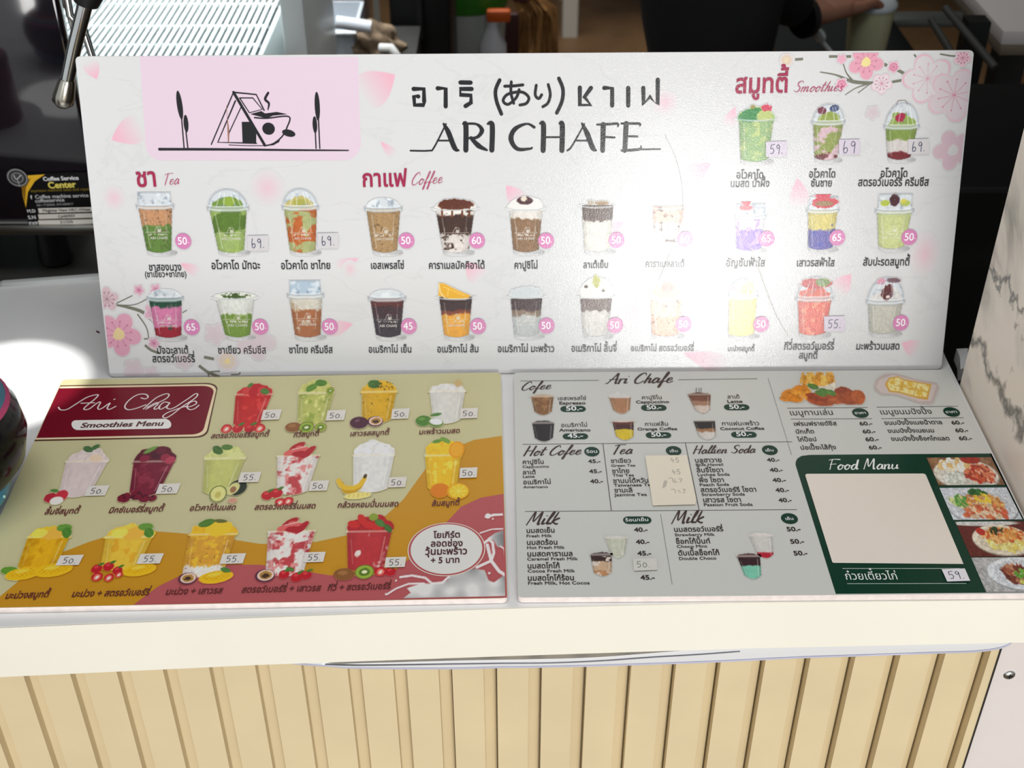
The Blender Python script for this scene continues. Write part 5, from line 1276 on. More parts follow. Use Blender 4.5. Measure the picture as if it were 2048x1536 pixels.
TX = [(z5, 'เอสเพรสโซ่', (406, 312), (630, 309), .0), (z5, 'Espresso', (418, 346), (624, 344), .008), (z5, 'อเมริกาโน่', (433, 520), (640, 516), 0), (z5, 'Americano', (420, 554), (662, 553), .008), (z5, 'คาปูชิโน', (1056, 306), (1217, 303), 0), (z5, 'Cappuccino', (1012, 337), (1270, 334), .008),
 (z5, 'ลาเต้', (1720, 300), (1818, 298), 0), (z5, 'Latte', (1718, 334), (1838, 332), .008), (z5, 'กาแฟส้ม', (1080, 512), (1266, 509), 0), (z5, 'Orange Coffee', (1024, 546), (1332, 543), .008), (z5, 'กาแฟมะพร้าว', (1676, 508), (1970, 505), 0), (z5, 'Coconut Coffee', (1664, 543), (2006, 540), .008),
 (z5, 'คาปูชิโน', (134, 806), (304, 803), .01), (z5, 'Cappuccino', (134, 836), (342, 833), 0), (z5, 'ลาเต้', (136, 886), (240, 884), .01), (z5, 'Latte', (136, 913), (230, 911), 0), (z5, 'อเมริกาโน่', (140, 962), (358, 958), .01), (z5, 'Americano', (142, 993), (334, 990), 0),
 (z5, '45.-', (644, 798), (740, 796), .01), (z5, '45.-', (652, 876), (750, 874), .01), (z5, '40.-', (660, 954), (760, 951), .01),
 (z5, 'ชาเขียว', (818, 797), (978, 794), .01), (z5, 'Green Tea', (820, 827), (1008, 824), 0), (z5, 'ชาไทย', (828, 876), (966, 873), .01), (z5, 'Thai Tea', (832, 903), (998, 900), 0), (z5, 'ชานมไต้หวัน', (836, 952), (1112, 948), .01), (z5, 'Taiwanese Tea', (842, 981), (1150, 976), 0), (z5, 'ชามะลิ', (846, 1026), (990, 1023), .01), (z5, 'Jasmine Tea', (848, 1055), (1098, 1051), 0),
 (z5, 'บลูฮาวาย', (1468, 794), (1680, 790), .01), (z5, 'Blue Hawaii', (1474, 821), (1690, 818), 0), (z5, 'ลิ้นจี่โซดา', (1482, 870), (1692, 867), .01), (z5, 'Lychee Soda', (1488, 899), (1738, 895), 0), (z5, 'พีช โซดา', (1500, 947), (1698, 944), .01), (z5, 'Peach Soda', (1504, 977), (1734, 973), 0),
 (z7, 'สตรอว์เบอร์รี โซดา', (1512, 95), (1948, 91), .01), (z7, 'Strawberry Soda', (1520, 125), (1856, 121), 0), (z7, 'เสาวรส โซดา', (1530, 174), (1830, 171), .01), (z7, 'Passion Fruit Soda', (1536, 204), (1916, 201), 0),
 (z6, '40.-', (58, 791), (154, 788), .01), (z6, '40.-', (80, 870), (180, 867), .01), (z6, '40.-', (102, 949), (204, 946), .01), (z6, '40.-', (124, 1027), (228, 1024), .01), (z8, '40.-', (148, 174), (250, 171), .01),
 (z6, 'เมนูทานเล่น', (232, 431), (576, 426), -.004), (z6, 'เมนูขนมปังปิ้ง', (934, 424), (1342, 419), -.004), (z6, 'เฟรนฟรายด์ชีส', (262, 512), (600, 508), .01), (z6, 'นักเก็ต', (278, 572), (426, 570), .01), (z6, 'ไก่ป๊อป', (296, 634), (444, 631), .01), (z6, 'ปอเปี๊ยะไส้กุ้ง', (316, 697), (596, 693), .01),
 (z6, '60.-', (776, 509), (876, 506), .01), (z6, '60.-', (800, 571), (900, 568), .01), (z6, '60.-', (822, 632), (926, 629), .01), (z6, '60.-', (848, 695), (948, 692), .01), (z6, 'ขนมปังปิ้งเนยน้ำตาล', (968, 504), (1420, 499), .01), (z6, 'ขนมปังปิ้งเนยนม', (994, 566), (1358, 562), .01), (z6, 'ขนมปังปิ้งช็อกโกแลต', (1020, 628), (1478, 624), .01),
 (z6, '60.-', (1490, 502), (1590, 499), .01), (z6, '60.-', (1520, 562), (1620, 559), .01), (z6, '60.-', (1548, 624), (1650, 621), .01),
 (z7, 'นมสดเย็น', (164, 411), (388, 407), .012), (z7, 'Fresh Milk', (164, 445), (362, 443), 0), (z7, 'นมสดร้อน', (166, 503), (410, 500), .012), (z7, 'Hot Fresh Milk', (168, 535), (460, 533), 0), (z7, 'นมสดคาราเมล', (170, 592), (526, 589), .012), (z7, 'Caramel Fresh Milk', (170, 624), (562, 621), 0), (z7, 'นมสดโกโก้', (172, 685), (426, 682), .012), (z7, 'Cocoa Fresh Milk', (174, 717), (540, 715), 0), (z7, 'นมสดโกโก้ร้อน', (174, 779), (538, 776), .012), (z7, 'Fresh Milk, Hot Cocoa', (176, 811), (656, 808), 0),
 (z7, '40.-', (1000, 402), (1104, 400), .012), (z7, '40.-', (1014, 496), (1118, 494), .012), (z7, '45.-', (1026, 585), (1132, 583), .012), (z7, '45.-', (1050, 773), (1160, 771), .012),
 (z7, 'นมสตรอว์เบอร์รี่', (1306, 402), (1690, 397), .012), (z7, 'Strawberry Milk', (1312, 436), (1620, 433), 0), (z7, 'ช็อกโก้มิ้นท์', (1322, 495), (1590, 491), .012), (z7, 'Choco Mint', (1328, 527), (1564, 524), 0), (z7, 'ดับเบิ้ลช็อกโก้', (1338, 585), (1662, 581), .012), (z7, 'Double Choco', (1344, 620), (1636, 616), 0),
 (z8, '50.-', (210, 400), (318, 397), .012), (z8, '50.-', (238, 496), (346, 493), .012), (z8, '50.-', (264, 587), (372, 584), .012)]
for z, t, a, b, bd in TX:
    q = z([a, b]); i = Ink(RT); lat = ord(t[0]) < 128 and not t[0].isdigit()
    i.text(t, q[0], q[1], INKB, bold=bd + (.016 if lat or t[0].isdigit() else .008), asp=.95 if lat else (1.0 if t[0].isdigit() else 1.3)); i.build('menu_line', 3)
def pill(c, hw, hh, txt, a, b, z, name='green_pill', tc=(224, 228, 220), bold=.01):
    x, y = c; i = Ink(RT); u, v = RT.uv(x, y); sx, sy = RT.scale(x, y); P = []
    W_, H_ = hw * sx, hh * sy; r = min(W_, H_)
    for s0 in (0, 1):
        for k in range(13):
            an = -PI / 2 + k * PI / 12 + s0 * PI
            P.append((u + (W_ - r) * (1 if s0 == 0 else -1) + r * math.cos(an), v + r * math.sin(an) * H_ / r))
    i.poly(P, GRN, px=False); o = i.build(name, 3)
    q = z([a, b]); i = Ink(RT); i.text(txt, q[0], q[1], tc, bold=bold, asp=.95); i.build('pill_text', 4, parent=o)
for c, a, b, t in (((526, 380), (470, 394), (600, 391), '50.-'), ((544, 592), (485, 604), (606, 602), '45.-'), ((1150, 371), (1094, 385), (1212, 382), '50.-'), ((1790, 367), (1734, 381), (1854, 378), '50.-'), ((1186, 583), (1130, 596), (1250, 593), '50.-'), ((1846, 579), (1788, 592), (1910, 589), '50.-')):
    pill(z5([c])[0], 25.5, 5.9, t, a, b, z5, bold=.02)
for c, hw, hh, t, a, b, z in (((671, 710), 15.2, 9.6, 'ร้อน', (628, 722), (718, 719), z5), ((1303, 704), 15.6, 9.6, 'เย็น', (1272, 716), (1338, 714), z5), ((76, 701), 15.6, 9.8, 'เย็น', (42, 714), (110, 711), z6), ((778, 413), 16.3, 9.6, 'ราคา', (736, 424), (826, 421), z6), ((1486, 405), 16.3, 9.6, 'ราคา', (1442, 416), (1534, 413), z6), ((228, 301), 16.8, 10.8, 'เย็น', (196, 314), (264, 312), z8), ((1022, 312), 28.4, 7.4, 'ร้อน/เย็น', (930, 324), (1112, 320), z7)):
    pill(z([c])[0], hw, hh, t, a, b, z, 'green_badge')

# little cups
def mini(cb, rim, ytop, hwr, hwb, z, layers, heap, seed, label, paint=None, marble=None, kr=3.864, grain=None):
    b, r = z([cb, rim]); tp = z([(0, ytop)])[0][1]
    return smoothie(b[0], b[1], r[0], r[1], tp, hwr / kr, hwb / kr, layers[0], heap, paint, marble, seed, label, RT, None, (200, 190, 180), .9, .25, 'drink_picture', grain=grain, ext=14, layer=3, layers=layers[1])
mini((296, 428), (282, 282), 266, 92, 62, z5, ((122, 86, 54), []), (168, 138, 104), 61, 'small brown espresso cup', marble=[((150, 110, 72), .55, 8, 1)])
mini((302, 632), (292, 488), 466, 90, 66, z5, ((36, 32, 34), []), (56, 52, 54), 62, 'small black americano cup')
mini((904, 416), (882, 285), 252, 90, 58, z5, ((158, 116, 84), [(.3, (160, 116, 82))]), (196, 194, 190), 63, 'small cappuccino cup with white foam')
mini((1532, 412), (1486, 268), 250, 94, 50, z5, ((110, 66, 46), [(.35, (150, 112, 88)), (.6, (196, 180, 166))]), (90, 54, 38), 64, 'small latte cup fading from brown to white', lambda p, H, T, hw: [p.over(p.line([(x, -H - 2), (x + 3, -H - 13)], 1.2), (40, 30, 28)) for x in (-6, 0, 4)])
mini((930, 620), (908, 474), 468, 88, 62, z5, ((92, 48, 36), [(.2, (64, 32, 30)), (.45, (202, 176, 40))]), (196, 180, 168), 65, 'small cup with dark coffee over orange')
mini((1570, 616), (1534, 472), 466, 88, 62, z5, ((36, 30, 28), [(.42, (150, 108, 74)), (.6, (196, 190, 182))]), None, 66, 'small cup with black coffee over coconut')
mini((876, 604), (842, 446), 430, 92, 46, z7, ((186, 186, 168), []), (204, 204, 194), 67, 'small white milk cup', marble=[((200, 200, 186), .55, 8, 1)])
mini((758, 744), (744, 578), 556, 88, 66, z7, ((58, 40, 38), [(.34, (190, 160, 130)), (.75, (176, 128, 88))]), (70, 58, 56), 68, 'small cocoa milk cup, dark over white', marble=[((212, 200, 188), .58, 9, 3)])
mini((2020, 606), (1956, 430), 408, 94, 56, z7, ((196, 192, 186), [(.76, (168, 32, 48))]), (206, 202, 198), 69, 'small milk cup with red syrup bottom')
mini((1922, 766), (1880, 590), 566, 94, 60, z7, ((54, 34, 38), [(.42, (118, 186, 160))]), (84, 62, 60), 70, 'small chocolate over mint cup')

# snacks
p = Pic(RT, *z6([(490, 340)])[0], -96, 96, -96, 8, 1.2)
def k6(L): return to_pic(p, [RT.uv(*a) for a in z6(L)])
p.over(p.pol(k6([(350, 160), (575, 150), (590, 232), (385, 225)])), (206, 198, 180))
for k in range(26):
    x = 335 + (k * 37) % 235; y = 100 + (k * 23) % 46
    a, b = k6([(x, y + 4), (x + ((k * 13) % 40 - 20), y + 78)]); p.over(p.line([a, b], 4.4), [(206, 150, 56), (190, 130, 40), (222, 176, 84)][k % 3])
p.over(p.pol(k6([(352, 184), (400, 205), (500, 205), (578, 172), (590, 232), (385, 225)])), (206, 198, 180))
for k, (x, y, rx, ry, r) in enumerate(((230, 262, 60, 20, -.2), (300, 250, 60, 20, .1), (260, 298, 64, 20, .1), (340, 235, 50, 18, .2), (200, 300, 40, 16, 0), (390, 300, 50, 16, .2), (320, 222, 50, 16, 0))):
    a = k6([(x, y)])[0]; p.over(p.ell(a[0], a[1], rx / 3.4, ry / 2.4, r, .2, k), [(196, 120, 30), (210, 140, 46)][k % 2])
for k, (x, y, rx, ry, r) in enumerate(((470, 320, 90, 22, .1), (580, 300, 80, 26, 0), (660, 270, 70, 34, .2), (690, 300, 70, 30, 0), (760, 290, 44, 36, .7), (440, 290, 70, 18, .2), (520, 270, 80, 18, 0))):
    a = k6([(x, y)])[0]; p.over(p.ell(a[0], a[1], rx / 3.3, ry / 2.2, r, .2, k), [(150, 70, 34), (170, 86, 44), (136, 58, 30)][k % 3])
for x, y in ((500, 245), (545, 255), (470, 262), (410, 208)):
    a = k6([(x, y)])[0]; F_leaf(p, a[0], a[1], 11, 6, .3, (76, 116, 48))
p.C = np.where(p.A[..., None] > .4, p.C * (.8 + .4 * p.n(5, 3))[..., None], p.C)
p.build('snack_picture', 3, 'fried snacks and a box of fries')
p = Pic(RT, *z6([(1140, 340)])[0], -80, 80, -100, 12, 1.2)
p.over(p.pol(k6([(885, 205), (905, 150), (960, 112), (1040, 104), (1120, 122), (1200, 148), (1390, 182), (1395, 205), (1345, 330), (1310, 346), (1230, 336), (1060, 275), (935, 270), (890, 235)])), (178, 162, 156))
p.tint(p.pol(k6([(900, 210), (925, 155), (1030, 118), (1200, 160), (1372, 196), (1328, 322), (1230, 322), (1060, 265), (940, 258)])), (194, 180, 174))
p.over(p.pol(k6([(968, 190), (1000, 140), (1070, 128), (1110, 150), (1330, 190), (1300, 312), (1220, 300), (1075, 258), (1000, 250)])), (196, 150, 62))
p.tint(p.pol(k6([(985, 190), (1010, 148), (1070, 138), (1110, 160), (1315, 198), (1290, 290), (1220, 285), (1080, 246), (1010, 238)])), (222, 206, 140))
p.tint(p.pol(k6([(985, 190), (1010, 148), (1070, 138), (1110, 160), (1315, 198), (1290, 290), (1220, 285), (1080, 246), (1010, 238)])) * np.clip((p.n(7, 4) - .52) * 8, 0, 1), (206, 166, 60))
for a, b in (((1120, 160), (1080, 246)), ((1220, 180), (1190, 275)), ((1040, 200), (1300, 250))):
    q = k6([a, b]); p.tint(p.line(q, 1.6), (184, 140, 56), .7)
p.build('snack_picture', 3, 'buttered toast on a small tray')

# food photographs along the right edge
def photo(quad, bgcol, label, paint, z):
    q = z(quad); L = [RT.uv(*a) for a in q]
    L = [(min(u, RT.w - .0012), v) for u, v in L]
    x0, x1 = min(u for u, v in L), max(u for u, v in L); y0, y1 = min(v for u, v in L), max(v for u, v in L)
    cx, cyy = (x0 + x1) / 2, (y0 + y1) / 2
    p = Pic(RT, *q[0], -10, 10, -10, 10, 1.2); sx, sy = p.sx, p.sy
    w_, h_ = (x1 - x0) / sx / 2, (y1 - y0) / sy / 2
    p = Pic(RT, *q[0], -w_, w_, -h_, h_, 1.2); p.u, p.v = cx, cyy
    p.A[:] = 1; p.C[:] = np.array(bgcol, float)
    paint(p, w_, h_); p.C = p.C * (.78 + .4 * p.n(3.2, 5))[..., None]; return p.build('food_photo', 3, label)
def plate(p, x, y, rx, ry, c=(196, 196, 196)):
    p.over(p.ell(x, y + 2, rx + 1, ry + 1), tuple(v * .7 for v in c)); p.over(p.ell(x, y, rx, ry), c); p.tint(p.ell(x, y, rx * .82, ry * .82), tuple(v * .93 for v in c))
def blobs(p, x, y, rx, ry, cols, n, s, seed):
    r = np.random.RandomState(seed); n = int(n * 1.6)
    for k in range(n):
        a = r.rand() * 6.28; d = math.sqrt(r.rand()); c = cols[r.randint(len(cols))]
        p.over(p.ell(x + rx * d * math.cos(a), y + ry * d * math.sin(a), s * .8 * (.5 + r.rand()), s * .8 * (.3 + .5 * r.rand()), r.rand() * 3, .4, k), c)
SEA = [(190, 84, 54), (206, 120, 84), (170, 56, 40), (222, 160, 130), (150, 60, 46)]
def ph1(p, w, h):
    p.tint(np.ones_like(p.X) * np.clip((p.n(9, 2) - .4) * 3, 0, 1), (150, 112, 80)); plate(p, -2, 6, w * .96, h * 1.1, (206, 198, 184)); blobs(p, -w * .42, h * .5, w * .36, h * .38, [(206, 206, 194), (186, 190, 176), (220, 220, 210)], 60, 5, 1)
    blobs(p, -w * .2, -h * .42, w * .5, h * .3, [(222, 214, 196), (226, 220, 206), (214, 180, 120)], 22, 12, 2); blobs(p, w * .4, h * .2, w * .42, h * .55, SEA, 60, 8, 3); p.over(p.ell(w * .3, -h * .82, w * .3, 8), (150, 50, 40))
def ph2(p, w, h):
    plate(p, 0, 4, w * 1.02, h * 1.15, (198, 200, 204)); blobs(p, 2, 0, w * .62, h * .58, [(206, 150, 80), (196, 130, 70), (222, 176, 110), (176, 110, 60)], 120, 5, 4); blobs(p, w * .04, h * .52, w * .7, h * .36, [(206, 176, 140), (214, 190, 160), (190, 90, 60), (206, 120, 80)], 36, 9, 5)
    blobs(p, w * .05, -h * .72, w * .28, h * .16, [(40, 84, 40), (56, 104, 48)], 26, 5, 6); blobs(p, -w * .62, -h * .2, w * .2, h * .34, [(196, 200, 140), (86, 140, 60)], 14, 8, 7); blobs(p, w * .1, -h * .3, 16, 8, [(222, 186, 60)], 8, 6, 8)
def ph3(p, w, h):
    p.over(p.ell(-w * .2, -h * .9, w, h * .16), (196, 194, 190)); plate(p, w * .12, 2, w * .84, h * .86, (216, 202, 180)); blobs(p, w * .2, h * .22, w * .52, h * .42, [(222, 196, 90), (206, 190, 110), (226, 210, 140)], 60, 7, 9); blobs(p, w * .2, -h * .2, w * .56, h * .34, [(206, 140, 70), (190, 90, 50), (222, 170, 110)], 44, 8, 10); blobs(p, w * .06, -h * .5, 14, 6, [(44, 60, 34)], 8, 5, 11); p.over(p.ell(-w * .4, -h * .42, 9, 7, .3, .5), (176, 50, 40))
def ph4(p, w, h):
    p.tint(np.ones_like(p.X) * np.clip((p.n(6, 2) - .4) * 3, 0, 1), (150, 148, 146)); plate(p, w * .25, -h * .05, w * .98, h * .95, (206, 208, 210)); blobs(p, w * .2, 0, w * .5, h * .5, [(110, 54, 40), (136, 70, 50), (90, 40, 34), (176, 120, 90)], 60, 8, 12); blobs(p, w * .5, h * .5, w * .4, h * .3, [(190, 190, 90), (170, 176, 80)], 30, 6, 13); blobs(p, w * .2, -h * .05, w * .2, h * .24, [(86, 140, 50), (110, 160, 60)], 26, 4, 14)
photo([(1296, 760), (1840, 756), (1900, 970), (1385, 972)], (120, 84, 60), 'photo of rice with egg and red seafood', ph1, z6)
photo([(1405, 92), (1900, 60), (2160, 306), (1500, 312)], (190, 194, 200), 'photo of fried noodles with shrimp', ph2, z8)
photo([(1515, 328), (2060, 322), (2300, 590), (1640, 598)], (92, 40, 34), 'photo of pasta with shrimp on a cream plate', ph3, z8)
photo([(1640, 606), (2200, 600), (2400, 868), (1750, 862)], (170, 168, 166), 'photo of brown meat with herbs on a white plate', ph4, z8)

# stickers
o = sticker(RT, z5([(1082, 748), (1404, 744), (1478, 1092), (1470, 1126), (1142, 1134)]), None, None, 0, 'large cream paper pasted over the tea prices', (214, 205, 186))
i = Ink(RT); GP = (150, 146, 138)
i.hand('45', z5([(1312, 784)])[0], 17, GP, 1.2); i.hand('45', z5([(1322, 874)])[0], 17, GP, 1.2)
for st in ([(1218, 1000), (1232, 944)], [(1228, 996), (1242, 942)], [(1238, 990), (1252, 946)], [(1264, 926), (1290, 922), (1300, 956)], [(1312, 930), (1310, 956), (1330, 950)], [(1340, 930), (1366, 928), (1352, 956)], [(1284, 1012), (1310, 1010), (1316, 1040)], [(1336, 1016), (1356, 1036)], [(1372, 1012), (1390, 1010), (1380, 1042)]):
    i.stroke(z5(st), 1.2, GP)
i.build('pencil_marks', 13, parent=o)
sticker(RT, z7([(988, 618), (1170, 614), (1178, 704), (994, 712)]), '50.', z7([(1066, 662)])[0], 25, 'grey paper price sticker on the cocoa milk line', (196, 194, 186), (110, 106, 104), 1.3)
sticker(RT, z8([(1406, 702), (1586, 696), (1628, 792), (1450, 798)]), '59.', z8([(1516, 748)])[0], 29, 'white paper price sticker at the foot of the green panel', (212, 208, 212), (64, 64, 78), 1.5)
# ------------------------------------------------------------------ left of the boards
M_glossblack = mat('glossy_black', (5, 5, 6), 0.16, spec=0.22)
vase = MB().lathe([(0.0, 0), (0.034, 0), (0.05, 0.012), (0.068, 0.035), (0.075, 0.062), (0.072, 0.086), (0.058, 0.108), (0.042, 0.122), (0.036, 0.132), (0.034, 0.156), (0.04, 0.168), (0.038, 0.17), (0.0, 0.168)], seg=56)
vz = empty('round_jar', (-0.468, 0.820, 0.006)); vz.scale = (.9, .9, .88); tag(vz, 'glossy black round jar with striped band left of the smoothie board', 'jar')
vase.build('jar_body', M_glossblack, vz, 60)
def band(z0, z1, r0, r1, c, nm='cloth_band'):
    o = MB().lathe([(r0 - .002, z0), (r0 + .0014, z0), ((r0 + r1) / 2 + .0026, (z0 + z1) / 2), (r1 + .0014, z1), (r1 - .002, z1)], seg=48).build(nm, mat(nm, c, 0.85, bump=(900, .4), var=(90, .2)), vz, 60); return o
for z0, z1, r0, r1, c in ((.0965, .1015, .0662, .063, (170, 60, 100)), (.1015, .1065, .063, .0595, (66, 110, 130)), (.1065, .112, .0595, .054, (110, 140, 130)), (.112, .118, .054, .047, (150, 40, 70))):
    band(z0, z1, r0, r1, c)
M_blue = mat('blue_glaze', (20, 120, 150), 0.15, coat=0.6)
bowl = empty('blue_bowl', (-0.4735, 0.81, -0.006)); tag(bowl, 'turquoise glazed bowl with pale flecks under the black jar', 'bowl')
MB().lathe([(0, 0), (.034, 0), (.046, .008), (.053, .02), (.052, .031), (.046, .036), (.044, .034), (.03, .02), (0, .012)], seg=48).build('bowl_body', M_blue, bowl, 60)
random.seed(4)
fl = MB()
for k in range(40):
    a = random.uniform(-2.2, 1.2); z = random.uniform(.006, .03); r = .036 + (z) * .62 if z < .02 else .0528
    fl.ball((r * math.cos(a), r * math.sin(a), z), (.003, .003, .0042), None, 1)
fl.build('pale_flecks', mat('pale_fleck', (170, 214, 206), 0.4), bowl, 60)
# things further along the counter, outside the frame to the left
bag = empty('yellow_pouch', (-0.70, 0.99, -0.006)); tag(bag, 'yellow paper pouch standing at the far left of the counter', 'pouch')
b = MB(); b.box((0, 0, .07), (.09, .06, .14), None, .012); b.build('pouch_body', mat('yellow_paper', (190, 150, 70), .7, bump=(60, .5)), bag, 40)
MB().box((0, 0, .145), (.088, .012, .016), None, .003).build('folded_top', mat('yellow_fold', (170, 130, 60), .7), bag)
mb_ = empty('maroon_tin', (-0.60, 1.06, -0.006)); tag(mb_, 'maroon tin beside the yellow pouch at the far left', 'tin')
MB().lathe([(0, 0), (.04, 0), (.042, .004), (.042, .10), (.04, .104), (0, .104)]).build('tin_body', mat('maroon_tin', (110, 20, 44), .35), mb_, 40)
MB().lathe([(0, .103), (.043, .103), (.043, .116), (.04, .118), (0, .118)]).build('lid', mat('maroon_lid', (80, 16, 34), .35), mb_, 40)

# ------------------------------------------------------------------ coffee machine and bench behind the counter
M_bench = mat('dark_bench', (64, 63, 60), 0.4, var=(12, .2))
bench = empty('work_bench', (-0.9, 1.75, -0.9)); tag(bench, 'dark grey bench carrying the coffee machine', 'bench')
MB().box((-.130, -.06, .80), (1.33, 0.88, .06)).build('bench_top', M_bench, bench)
for x in (-.75, .5):
    for y in (-.42, .26): MB().box((x, y, .385), (.05, .05, .77)).build('leg', M_steel, bench)
PX = at_y(165, 250, 1.3).x
mach = empty('coffee_machine', (-0.85, 1.5, -0.07)); tag(mach, 'dark glossy coffee machine with chrome steam wand, left of the upright board', 'coffee machine')
def mloc(p): return Vector(p) - Vector((-0.85, 1.5, -0.07))
zb = at_y(90, 462, 1.3).z
M_panel = mat('glossy_side_panel', (26, 22, 28), 0.07, coat=.6, spec=.8)
b = MB(); b.box(mloc((PX - .35, 1.31, (zb + .48) / 2)), (.7, .02, .48 - zb), None, .004); b.build('side_panel', M_panel, mach, 40)
b = MB(); b.box(mloc((PX - .37, 1.39, (zb + .48) / 2)), (.64, .14, .47 - zb), None, .01); b.build('housing', mat('machine_housing', (60, 58, 60), .25, .6), mach, 40)
b = MB(); b.box(mloc((PX - .35, 1.297, zb + .004)), (.7, .008, .012), None, .002); b.build('bottom_rail', M_steel, mach, 40)
for x in (-.62, -.08):
    for y in (1.34, 1.44): MB().lathe([(.016, -.07 - (-.07)), (.02, .005), (.016, zb + .072), (0, zb + .072)], mloc((PX + x, y, -.07))).build('foot', M_black, mach, 40)
# steam wand hanging in front of the panel
wy = 1.2
wp = [at_y(172, -60, wy), at_y(170, 10, wy), at_y(150, 90, wy), at_y(136, 155, wy), at_y(134, 166, wy)]
wand = MB().tube([mloc(p) for p in wp], [.0075, .0075, .0072, .0068, .0068], 20).build('steam_wand', M_chrome, mach, 50)
a, c = mloc(at_y(135, 158, wy)), mloc(at_y(124, 212, wy))
d = c - a
MB().tube([a, a + d * .1, a + d * .2, a + d * .6, a + d * .85, c], [.0072, .0082, .0088, .0104, .0106, .006], 24).build('wand_tip', mat('wand_tip_steel', (190, 186, 174), .25, 1.0), wand, 50)
MB().tube([mloc(at_y(185, -70, wy)), mloc(at_y(176, -10, wy)), mloc(at_y(172, 6, wy))], [.017, .0145, .012], 20).build('rubber_grip', M_black, wand, 50)
MB().tube([mloc(at_y(128, -40, 1.27)), mloc(at_y(140, 30, 1.27)), mloc(at_y(168, 60, 1.27)), mloc(at_y(190, 130, 1.27))], .004, 10).build('water_pipe', M_chrome, mach, 50)
MB().tube([mloc(at_y(118, -40, 1.28)), mloc(at_y(150, 70, 1.28)), mloc(at_y(156, 120, 1.28))], .0028, 10).build('water_pipe', M_chrome, mach, 50)

# service plate on the panel
class Flat(Board):
    def __init__(s, y, gain, ink):
        s.o = Vector((0, y, 0)); s.ex = Vector((1, 0, 0)); s.ey = Vector((0, 0, 1)); s.n = Vector((0, -1, 0)); s.gain = gain; s.ink = ink; s.bgc = (20, 20, 20)
PL = Flat(1.2982, 1.5, INK_FLAT)
plate_root = empty('service_plate', (0, 1.2982, 0)); plate_root.rotation_euler = (PI / 2, 0, 0)
plate_root.parent = mach; plate_root.matrix_parent_inverse = Matrix.Translation(-Vector((-0.85, 1.5, -0.07)))
PL.ob = plate_root
i = Ink(PL); i.poly([(38, 348), (205, 343.5), (206, 452), (58, 454)], (14, 13, 14)); pl = i.build('service_plate', 1, 'black and gold service plate', parent=plate_root)
i = Ink(PL); i.poly([(40, 352), (90, 348.5), (70, 362), (56, 384), (52, 415), (46, 392)], (206, 160, 40)); i.poly([(41, 365), (62, 356), (52, 375), (50, 405)], (120, 84, 20), dz=LAYER); i.build('gold_sweep', 2, parent=plate_root)
GW, GY = (206, 206, 206), (214, 190, 90)
for t, a, b, c, bd in (('Coffee Service', (87, 361.5), (158, 359), GW, .03), ('Center', (97.5, 376.5), (153, 374), GY, .03), ('espresso machine sales and repair', (62, 384), (182, 380), (130, 110, 40), 0), ('f', (62, 398), (65, 398), GW, .02), ('Coffee machine service', (71, 397), (178, 393.5), GW, 0), ('coffeeservice', (71, 405), (130, 402.5), GW, 0), ('081-7720000, 074-000017', (74, 412.5), (147, 409.5), (150, 150, 150), 0),
        ('M.D', (55, 425), (72, 424.4), GW, .02), ('S.N', (57, 438), (73, 437.4), GW, .02), ('EXP.', (59, 450), (79, 449.3), GW, .02)):
    i = Ink(PL); i.text(t, a, b, c, bold=bd); i.build('plate_lettering', 3, parent=plate_root)
for y0, t, x0, x1 in ((421.5, 'Magister New HRC-White', 86, 181), (433.6, 'C6400003', 117, 151), (445.5, '7/1/256', 121, 147)):
    i = Ink(PL); i.poly([(76, y0 - 5), (206, y0 - 8), (206, y0 + 1), (78, y0 + 4.6)], (196, 192, 184)); f_ = i.build('white_field', 2, parent=plate_root)
    i = Ink(PL); i.text(t, (x0, y0 + 2), (x1, y0 - .4), (40, 36, 36), bold=.02); i.build('field_lettering', 3, parent=plate_root)
i = Ink(PL); i.ell(35, 355, 21.5, 18.6, (62, 62, 62), n=40); i.ell(35, 355, 19.5, 16.8, (150, 150, 148), n=40, dz=LAYER * .3); i.ell(35, 355, 18, 15.4, (50, 50, 52), n=40, dz=LAYER * .6); i.ell(35, 355, 12, 10.2, (140, 140, 138), n=36, dz=LAYER * .9); i.ell(35, 355, 10.6, 9, (58, 58, 60), n=36, dz=LAYER * 1.2)
i.stroke([(28, 350), (33, 358), (42, 350)], 2, (170, 170, 168), dz=LAYER * 1.5); i.stroke([(35, 358), (40, 372)], 1.6, (150, 150, 148), dz=LAYER * 1.5)
i.build('round_emblem', 4, 'grey round emblem', parent=plate_root)

# drip tray with its wire grate
TZ = 0.02
tray = empty('drip_tray', (-0.47, 1.81, TZ)); tag(tray, 'chrome drip tray with wire grate behind the upright board, right of the machine', 'drip tray')
tx0, tx1 = -0.70, at_z(545, 60, TZ).x
M_bright = mat('bright_steel', (222, 230, 230), 0.35, 0.35)
b = MB(); b.box((( tx0 + tx1) / 2 + .47, 0.02, -.06), (tx1 - tx0, .62, .012)); b.build('tray_pan', mat('tray_pan', (92, 104, 106), .25, .9), tray)
for nm, x in (('tray_side', tx1), ('tray_side', tx0)):
    MB().box((x + .47, .02, -.03), (.008, .62, .07), None, .002).build(nm, M_bright, tray, 40)
g = MB(); n = 0; x = tx0 + .012
while x < tx1 - .012:
    g.tube([(x + .47, -.28, 0), (x + .47, .32, 0)], .0033, 8); x += .0104; n += 1
for y in (-.20, -.09, .02, .1, .2, .3): g.tube([(tx0 + .47 + .01, y, -.004), (tx1 + .47 - .01, y, -.004)], .003, 8)
g.build('wire_grate', M_bright, tray, 60)
MB().tube([(tx1 + .47 + .004, -.28, .01), (tx1 + .47 + .004, .32, .01)], .004, 8).build('tray_rail', M_bright, tray, 60)
b = MB()
for x in (tx0 + .03, tx1 - .03):
    for y in (-.26, .3): b.box((x + .47, y, -.0777), (.02, .02, .0246))
b.build('tray_feet', M_black, tray)

